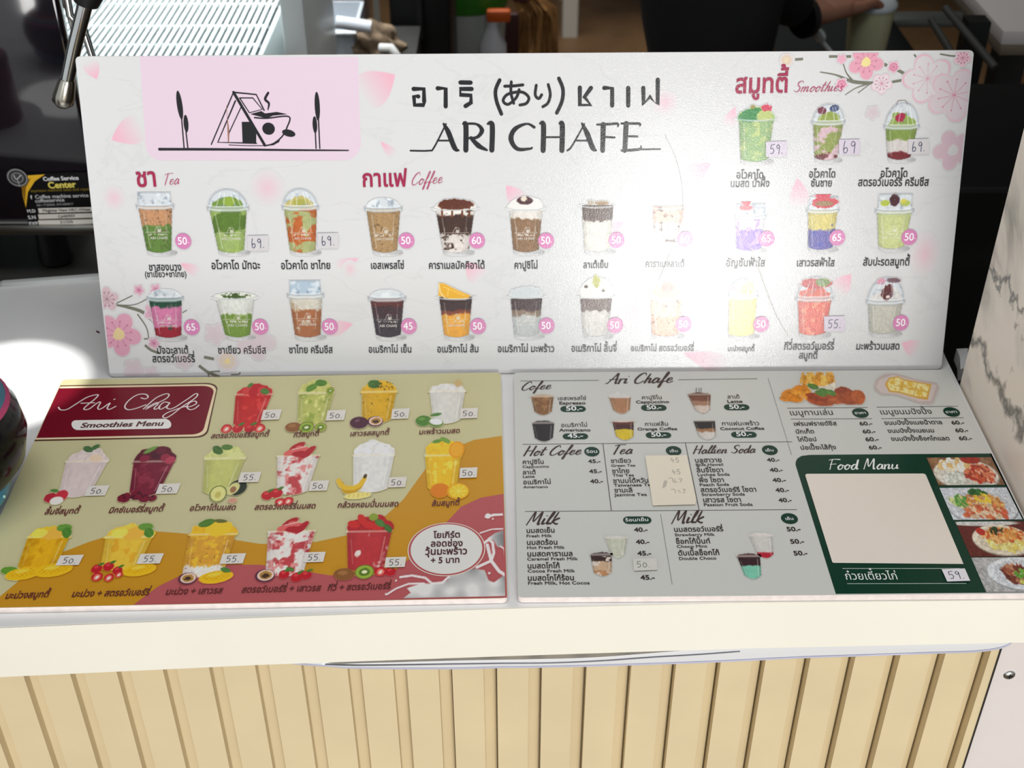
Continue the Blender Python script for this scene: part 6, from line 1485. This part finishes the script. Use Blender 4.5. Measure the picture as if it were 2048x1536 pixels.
# ------------------------------------------------------------------ behind the board, left to right
a = at_y(564, 60, 1.75); c = at_y(611, 60, 1.75)
post = MB().box(((a.x + c.x) / 2, 1.90, -.2), (c.x - a.x, .3, 1.4), None, .004).build('white_cabinet', mat('white_cabinet', (226, 232, 230), .35), None, 40)
tag(post, 'tall narrow white cabinet right of the drip tray', 'cabinet')
def px_w(p0, p1, y): return at_y(*p0, y), at_y(*p1, y)
# grey tub with rolled paper and cloth
a, c = px_w((618, 80), (708, 80), 2.1)
shelf = empty('side_bench', (-.262, 2.185, -0.9)); tag(shelf, 'dark bench behind the middle of the upright board', 'bench')
zt = at_y(660, 130, 2.1).z
MB().box((0, 0, .9 + zt - .02), (.19, .21, .04)).build('bench_top', M_bench, shelf)
for x in (-.07, .07):
    for y in (-.08, .08): MB().box((x, y, (.9 + zt - .04) / 2), (.04, .04, .9 + zt - .04)).build('leg', M_steel, shelf)
tubo = empty('grey_tub', ((a.x + c.x) / 2, 2.18, zt)); tag(tubo, 'pale grey open tub beside the white cabinet', 'tub')
ht = at_y(660, 66, 2.1).z - zt; wd = c.x - a.x
b = MB()
b.box((0, -.08, ht / 2), (wd, .006, ht)); b.box((0, .08, ht / 2), (wd, .006, ht)); b.box((-wd / 2, 0, ht / 2), (.006, .16, ht)); b.box((wd / 2, 0, ht / 2), (.006, .16, ht)); b.box((0, 0, .003), (wd, .16, .006))
b.build('tub_body', mat('pale_plastic_tub', (186, 192, 198), .4), tubo)
MB().box((0, -.08, ht), (wd + .01, .014, .006), None, .002).build('tub_rim', mat('tub_rim', (206, 208, 208), .4), tubo)
rl = MB().tube([at_y(672, 44, 2.08) , at_y(742, 54, 2.08)], .0105, 16).build('paper_roll', mat('white_paper', (222, 226, 232), .6), None, 50); tag(rl, 'short white paper roll lying across the grey tub', 'paper roll')
rg = empty('cloth_bundle', at_y(752, 100, 2.12)); tag(rg, 'crumpled brown cloth with a white hem beside the grey tub', 'cloth')
b = MB(); random.seed(9)
for v_ in b.ball((0, 0, 0), (.09, .08, .10), None, 4):
    q = v_.co; s = 1 + .16 * math.sin(q.x * 170 + 2 * q.z * 90) + .12 * math.sin(q.z * 200 + q.y * 120); v_.co = q * s
b.build('cloth', mat('brown_cloth', (126, 106, 84), .9, var=(40, .5), bump=(200, .5)), rg, 60)
MB().tube([(.012, -.045, .02), (.03, -.05, .022), (.042, -.05, .005), (.036, -.05, -.018), (.02, -.05, -.03)], .0085, 12).build('white_hem', mat('white_hem', (214, 212, 208), .8), rg, 60)
a, c = px_w((505 + 170, 20), (720, 20), 2.5)
pil = MB().box(((a.x + c.x) / 2, 2.62, .1), (c.x - a.x, .12, 2.0)).build('brown_post', mat('brown_post', (112, 96, 88), .6, var=(20, .2)), None); tag(pil, 'brown wooden post behind the grey tub', 'post')
a, c = px_w((735, 20), (748, 20), 2.55)
pil = MB().box((c.x, 2.6, .1), (.012, .02, 2.0)).build('pale_rod', mat('pale_rod', (176, 172, 160), .5), None); tag(pil, 'thin pale upright rod right of the brown post', 'rod')
# dark freezer
a, c = px_w((778, 40), (902, 40), 2.3)
fz = empty('black_freezer', ((a.x + c.x) / 2, 2.43, -.9)); tag(fz, 'tall black freezer behind the upright board, left of the white bucket', 'freezer')
MB().box((0, 0, .8), (c.x - a.x, .24, 1.6), None, .01).build('freezer_body', mat('black_enamel', (3, 3, 4), .5), fz, 40)
MB().box((0, -.126, .9), (.012, .012, .3), None, .003).build('handle', M_black, fz)
# white bucket with green lid
a, c = px_w((896, 60), (986, 60), 2.6)
bk = empty('white_bucket', ((a.x + c.x) / 2 - .01, 2.68, -.42)); tag(bk, 'white bucket with a bright green band right of the black freezer', 'bucket')
zg = at_y(920, 26, 2.6).z + .42
MB().lathe([(0, 0), (.07, 0), (.074, .02), (.086, zg), (.083, zg), (.07, .03), (0, .03)], seg=32).build('bucket_body', mat('white_bucket', (170, 176, 172), .5), bk, 40)
MB().lathe([(.087, zg - .005), (.089, zg), (.09, zg + .035), (.088, zg + .06), (0, zg + .07), (0, zg - .004)], seg=32).build('green_band', mat('green_band', (46, 120, 30), .5), bk, 40)
st = empty('low_stand', ((a.x + c.x) / 2, 2.68, -.9)); tag(st, 'low wooden stand under the white bucket', 'stand')
M_wood = mat('stand_wood', (110, 84, 56), .6, var=(30, .25))
MB().box((0.02, -.01, .46), (.26, .24, .04)).build('top', M_wood, st)
for x in (-.07, .11):
    for y in (-.08, .08): MB().box((x, y, .22), (.04, .04, .44)).build('leg', M_wood, st)
bt = empty('spray_bottle', (at_y(986, 60, 2.6).x, 2.585, -.42)); tag(bt, 'white spray bottle with an orange nozzle beside the white bucket', 'spray bottle')
hb = at_y(988, 54, 2.55).z + .42
MB().lathe([(0, 0), (.026, 0), (.028, .01), (.028, max(.06, hb - .05)), (.012, hb - .012), (.012, hb), (0, hb)]).build('bottle_body', mat('bottle_white', (186, 188, 192), .4), bt, 40)
MB().box((.012, 0, hb + .012), (.05, .022, .026), None, .006).build('nozzle', mat('orange_plastic', (196, 86, 24), .5), bt, 40)
# straw broom
br = empty('straw_broom', (at_y(1060, 60, 2.9).x, 2.9, -.9)); tag(br, 'straw hand broom with a dark red grip leaning behind the upright board', 'broom')
b = MB(); random.seed(3)
p0 = at_y(1046, -20, 2.9) - br.location
for k in range(90):
    t = random.uniform(-1, 1); e = at_y(1072 + t * 44 , 108 + random.uniform(-14, 26), 2.9) - br.location
    m = (p0 + e) / 2 + Vector((.016 + t * .02, random.uniform(-.03, .03), .03))
    b.tube([p0 + Vector((t * .018, random.uniform(-.015, .015), 0)), m, e + Vector((0, random.uniform(-.04, .04), 0))], [.0035, .003, .0015], 5)
b.build('bristles', mat('straw', (150, 108, 58), .8, var=(30, .45)), br, 60)
MB().tube([p0 + Vector((0, 0, -.02)), p0 + Vector((-.02, 0, .1)), p0 + Vector((-.06, .02, .5))], [.024, .02, .016], 12).build('grip', mat('dark_red_grip', (74, 30, 26), .6), br, 60)
dp = empty('dustpan', (at_y(1016, 90, 2.8).x, 2.80, -.9)); tag(dp, 'dark maroon dustpan in front of the straw broom', 'dustpan')
b = MB(); zc = at_y(1030, 95, 2.85).z + .9
b.box((.0, 0, zc), (.05, .02, .2), None, .006); b.build('pan', mat('maroon_plastic', (52, 20, 18), .5), dp, 40)
MB().tube([(.0, 0, 0.0), (.0, 0, zc)], .012, 10).build('handle', mat('maroon_plastic_handle', (52, 20, 18), .5), dp, 40)
# white legged table with blue crate beneath
tbl = empty('white_table', (at_y(1140, 40, 4.36).x + .25, 4.57, -.9)); tag(tbl, 'white legged table far behind, above the brown floor', 'table')
M_wl = mat('white_table_paint', (206, 204, 196), .5)
zf = 0.0
MB().box((0, 0, .72), (.62, .5, .03)).build('tabletop', M_wl, tbl)
for x in (-.25, .28):
    for y in (-.2, .2): MB().box((x, y, .355), (.052, .052, .71)).build('leg', M_wl, tbl)
cr = empty('blue_crate', (at_y(1205, 20, 4.7).x, 4.98, -.9)); tag(cr, 'blue plastic crate under the white table', 'crate')
b = MB()
for z in range(6): 
    for s_ in (-1, 1): b.box((0, s_ * .13, .05 + z * .05), (.34, .012, .036)); b.box((s_ * .165, 0, .05 + z * .05), (.012, .26, .036))
for sx in (-1, 1):
    for s_ in (-1, 1): b.box((sx * .165, s_ * .13, .16), (.02, .02, .32))
b.box((0, 0, .012), (.33, .26, .02)); b.build('crate_body', mat('blue_crate', (26, 104, 160), .5), cr)

# ------------------------------------------------------------------ person in black reaching for a cup
M_skin = mat('skin', (150, 104, 82), .5)
M_cloth = mat('black_cloth', (5, 5, 9), .9, bump=(300, .3))
PY = 1.95
pxx = at_y(1412, 60, PY).x
per = empty('person', (pxx, PY, -.9)); tag(per, 'person in black clothes reaching right with one hand onto a drink cup', 'person')
def skin_mesh(name, pts, edges, radii, m, parent, sub=2, root=0):
    me = bpy.data.meshes.new(name); me.from_pydata([tuple(p) for p in pts], edges, [])
    o = bpy.data.objects.new(name, me); COL.objects.link(o); o.parent = parent; me.materials.append(m)
    md = o.modifiers.new('Skin', 'SKIN'); md.use_smooth_shade = True
    for v_, r_ in zip(me.skin_vertices[0].data, radii):
        v_.radius = r_ if isinstance(r_, tuple) else (r_, r_); v_.use_root = False
    me.skin_vertices[0].data[root].use_root = True
    s_ = o.modifiers.new('Sub', 'SUBSURF'); s_.levels = sub; s_.render_levels = sub
    return o
wr = at_y(1622, 30, 2.02) - Vector((pxx, PY, -.9))      # wrist
kn = at_y(1672, 8, 2.06) - Vector((pxx, PY, -.9))       # knuckles
CUPY = 2.10
cup_c = at_y(1737, 60, CUPY)
# body in clothes
P = [(0, 0, .93), (0, .0, 1.08), (0, .01, 1.25), (0, .01, 1.38), (0, .0, 1.46), (0, -.01, 1.53), (-.01, -.02, 1.6),
     (.0, -.17, 1.40), (.10, -.20, 1.18), (wr.x - .10, wr.y - .06, wr.z + .07), (wr.x - .012, wr.y - .005, wr.z + .006),
     (.0, .18, 1.40), (.03, .22, 1.14), (.13, .20, .98),
     (.0, -.09, .86), (.02, -.10, .48), (0, -.10, .09), (.12, -.11, .035),
     (.0, .09, .86), (.02, .10, .48), (0, .10, .09), (.12, .11, .035)]
E_ = [(0, 1), (1, 2), (2, 3), (3, 4), (4, 5), (5, 6), (3, 7), (7, 8), (8, 9), (9, 10), (3, 11), (11, 12), (12, 13), (0, 14), (14, 15), (15, 16), (16, 17), (0, 18), (18, 19), (19, 20), (20, 21)]
R_ = [(.15, .13), (.135, .12), (.14, .13), (.12, .11), (.07, .07), (.056, .056), (.05, .05), .065, .052, .046, .036, .065, .052, .04, .09, .062, .045, .04, .09, .062, .045, .04]
body = skin_mesh('clothed_body', P, E_, R_, M_cloth, per)
# head and hair
b = MB()
for v_ in b.ball((0, 0, 1.70), (.19, .155, .235), None, 4):
    q = v_.co - Vector((0, 0, 1.70))
    if q.x > .03 and abs(q.y) < .02 and -.03 < q.z < .015: v_.co.x += .018 * (1 - abs(q.y) / .02)
    if q.z < -.04: v_.co.y *= .86
    if q.x > .05 and abs(abs(q.y) - .032) < .014 and .0 < q.z < .03: v_.co.x -= .006
for s_ in (-1, 1): b.ball((-.005, s_ * .078, 1.69), (.04, .016, .062), None, 2)
b.build('head', M_skin, per, 60)
for s_ in (-1, 1): MB().ball((.084, s_ * .032, 1.715), (.014, .026, .014), None, 2); 
ey = MB()
for s_ in (-1, 1): ey.ball((.083, s_ * .032, 1.716), (.016, .026, .013), None, 2)
ey.build('eyes', M_black, per, 60)
MB().box((.083, 0, 1.645), (.012, .046, .008), None, .003).build('mouth', mat('lips', (140, 70, 64), .5), per, 40)
b = MB()
for v_ in b.ball((-.022, 0, 1.735), (.21, .178, .205), None, 4):
    if v_.co.x > .045 and v_.co.z < 1.77: v_.co.x = .045
b.build('hair', mat('black_hair', (14, 12, 12), .45), per, 60)
# the reaching hand: palm, five bent fingers closed over the lid rim
cl = Vector((cup_c.x, CUPY, 0)) - Vector((pxx, PY, -.9))
fw = (Vector((cl.x, cl.y, 0)) - Vector((wr.x, wr.y, 0))).normalized(); sd = Vector((-fw.y, fw.x, 0)); upv = Vector((0, 0, 1))
HP, HE, HR = [wr - fw * .02, wr + fw * .02, wr + fw * .05 + upv * .004], [(0, 1), (1, 2)], [(.026, .021), (.03, .019), (.036, .017)]
def addf(base, pts, r):
    i0 = len(HP); prev = base
    for q, rr_ in zip(pts, r): HP.append(q); HR.append((rr_, rr_)); HE.append((prev, len(HP) - 1)); prev = len(HP) - 1
k0 = wr + fw * .085 + upv * .004
for j, (s_, ln) in enumerate(((.028, .070), (.009, .080), (-.010, .075), (-.028, .060))):
    kb = k0 + sd * s_
    addf(2, [kb, kb + fw * ln * .45 + upv * .004, kb + fw * ln * .78 - upv * .008, kb + fw * ln * .96 - upv * .026], [.0105, .0092, .0085, .0075])
tbs = wr + fw * .03 + sd * .03
addf(1, [tbs, tbs + fw * .028 + sd * .016 - upv * .012, tbs + fw * .055 + sd * .014 - upv * .026, tbs + fw * .072 + sd * .006 - upv * .034], [.014, .0115, .0098, .0085])
skin_mesh('hand', HP, HE, HR, M_skin, per, 2, 1)
MB().tube([wr - fw * .022, wr - fw * .010], [.034, .034], 20).build('wristband', mat('dark_band', (24, 18, 18), .6), per, 50)

# the drink cup under the hand
cz = at_y(1737, 62, CUPY).z
cup = empty('drink_cup', (cup_c.x, CUPY, cz - .11)); tag(cup, 'clear plastic cup of pale drink with a pink mark under the reaching hand', 'cup')
lidz = .11 + (at_y(1737, 8, CUPY).z - cz)
MB().lathe([(0, 0), (.027, 0), (.029, .003), (.0385, lidz), (.037, lidz), (.027, .004), (0, .004)], seg=40).build('cup_body', mat('milky_drink', (196, 196, 160), .3), cup, 50)
MB().lathe([(.040, lidz - .004), (.0415, lidz), (.041, lidz + .004), (.036, lidz + .010), (.030, lidz + .020), (.016, lidz + .028), (0, lidz + .030), (0, lidz - .003)], seg=40).build('lid', mat('clear_lid', (206, 216, 220), .15), cup, 50)
an0 = -PI / 2 + .35; b = MB()
for k in range(5):
    a = an0 + .22 * math.cos(k * 1.2566); z = .068 + .011 * math.sin(k * 1.2566); r = .0275 + (z / lidz) * .0115
    b.ball((r * math.cos(a), r * math.sin(a), z), (.012, .006, .015), None, 2)
b.build('pink_mark', mat('pink_mark', (190, 110, 120), .5), cup, 60)
# dark work table under it
wt = empty('dark_work_table', (cup_c.x + .02, 2.27, -.9)); tag(wt, 'dark work table under the drink cup, behind the upright board', 'table')
wz = cz - .11 + .9
MB().box((0, 0, wz - .02), (.26, .42, .04)).build('tabletop', mat('dark_table', (26, 30, 30), .35), wt)
for x in (-.1, .1):
    for y in (-.18, .18): MB().box((x, y, (wz - .04) / 2), (.04, .04, wz - .04)).build('leg', M_black, wt)
spn = empty('mixing_spoon', at_y(1640, 70, 2.06)); tag(spn, 'steel mixing spoon on the dark table, left of the drink cup', 'spoon')
o0 = at_y(1640, 70, 2.06)
MB().ball((0, 0, 0), (.020, .012, .030), Matrix.Rotation(-.5, 3, 'Y'), 3); 
b = MB(); b.ball((0, 0, 0), (.019, .010, .030), Matrix.Rotation(-.55, 3, 'Y'), 3); b.build('spoon_bowl', M_bright, spn, 60)
MB().tube([(0.006, 0, -.012), at_y(1672, 116, 2.06) - o0, at_y(1700, 165, 2.06) - o0], [.004, .0036, .0036], 10).build('handle', M_bright, spn, 50)
a, c = at_y(1770, 74, 2.45), at_y(1890, 78, 2.45)
mt = MB().box(((a.x + c.x) / 2 + .04, 2.55, a.z), (c.x - a.x + .1, .05, .018), None, .004).build('metal_bar', mat('dull_grey_metal', (90, 94, 92), .45, .4), None, 40); tag(mt, 'dull grey metal bar behind the drink cup', 'bar')
# rack with slanting rails on the right
rk = empty('dark_rack', (at_y(1950, 160, 1.66).x, 1.68, -.9)); tag(rk, 'dark rack with slanting grey rails right of the drink cup', 'rack')
b0 = Vector(rk.location)
for p_, q_, w_ in (((1890, 15), (1990, 135), .0055), ((1862, 40), (1905, 110), .005)):
    d0, d1 = at_y(*p_, 1.72) - b0, at_y(*q_, 1.62) - b0
    MB().tube([d0, d1], w_, 8).build('rail', mat('grey_rail', (62, 64, 60), .5), rk, 50)
MB().box((.0, .02, .5), (.03, .03, 1.0)).build('rack_post', mat('black_board', (9, 10, 10), .6), rk)
# white topped side table
tp = at_z(2007, 60, .06)
sdt = empty('side_table', (tp.x + .3, tp.y + .4, -.9)); tag(sdt, 'white topped table with a wooden edge at the upper right', 'table')
MB().box((0, 0, .948), (.6, .8, .022), None, .003).build('tabletop', mat('white_tabletop', (206, 200, 196), .35), sdt, 40)
MB().box((0, -.003, .930), (.6, .8, .014), None, .002).build('wooden_edge', mat('wooden_edge', (110, 100, 84), .6), sdt, 40)
for x in (-.26, .26):
    for y in (-.34, .34): MB().box((x, y, .461), (.04, .04, .922)).build('leg', M_black, sdt)
# low dark cupboard added behind the counter so the shaded gap reads black
cb = empty('dark_blocker', (.42, 1.40, -.9)); tag(cb, 'made-up dark cupboard behind the counter between the upright board and the marble pillar', 'blocker')
MB().box((0, 0, .485), (.9, .3, .97), None, .005).build('blocker_body', mat('black_blocker', (9, 9, 9), .6), cb)
MB().box((0, -.156, .5), (.012, .012, .2), None, .003).build('handle', M_black, cb)
lg = at_z(1925, 715, -.006)
pts = [at_z(*q, -.006) for q in ((1913, 697.5), (1936, 696.5), (1934, 735), (1921, 738), (1920, 714))]
ledge = MB().prism([(p.x, p.y) for p in pts], -.02, -.006).build('ledge_piece', M_top, None); tag(ledge, 'small white ledge piece against the back of the marble pillar', 'ledge')
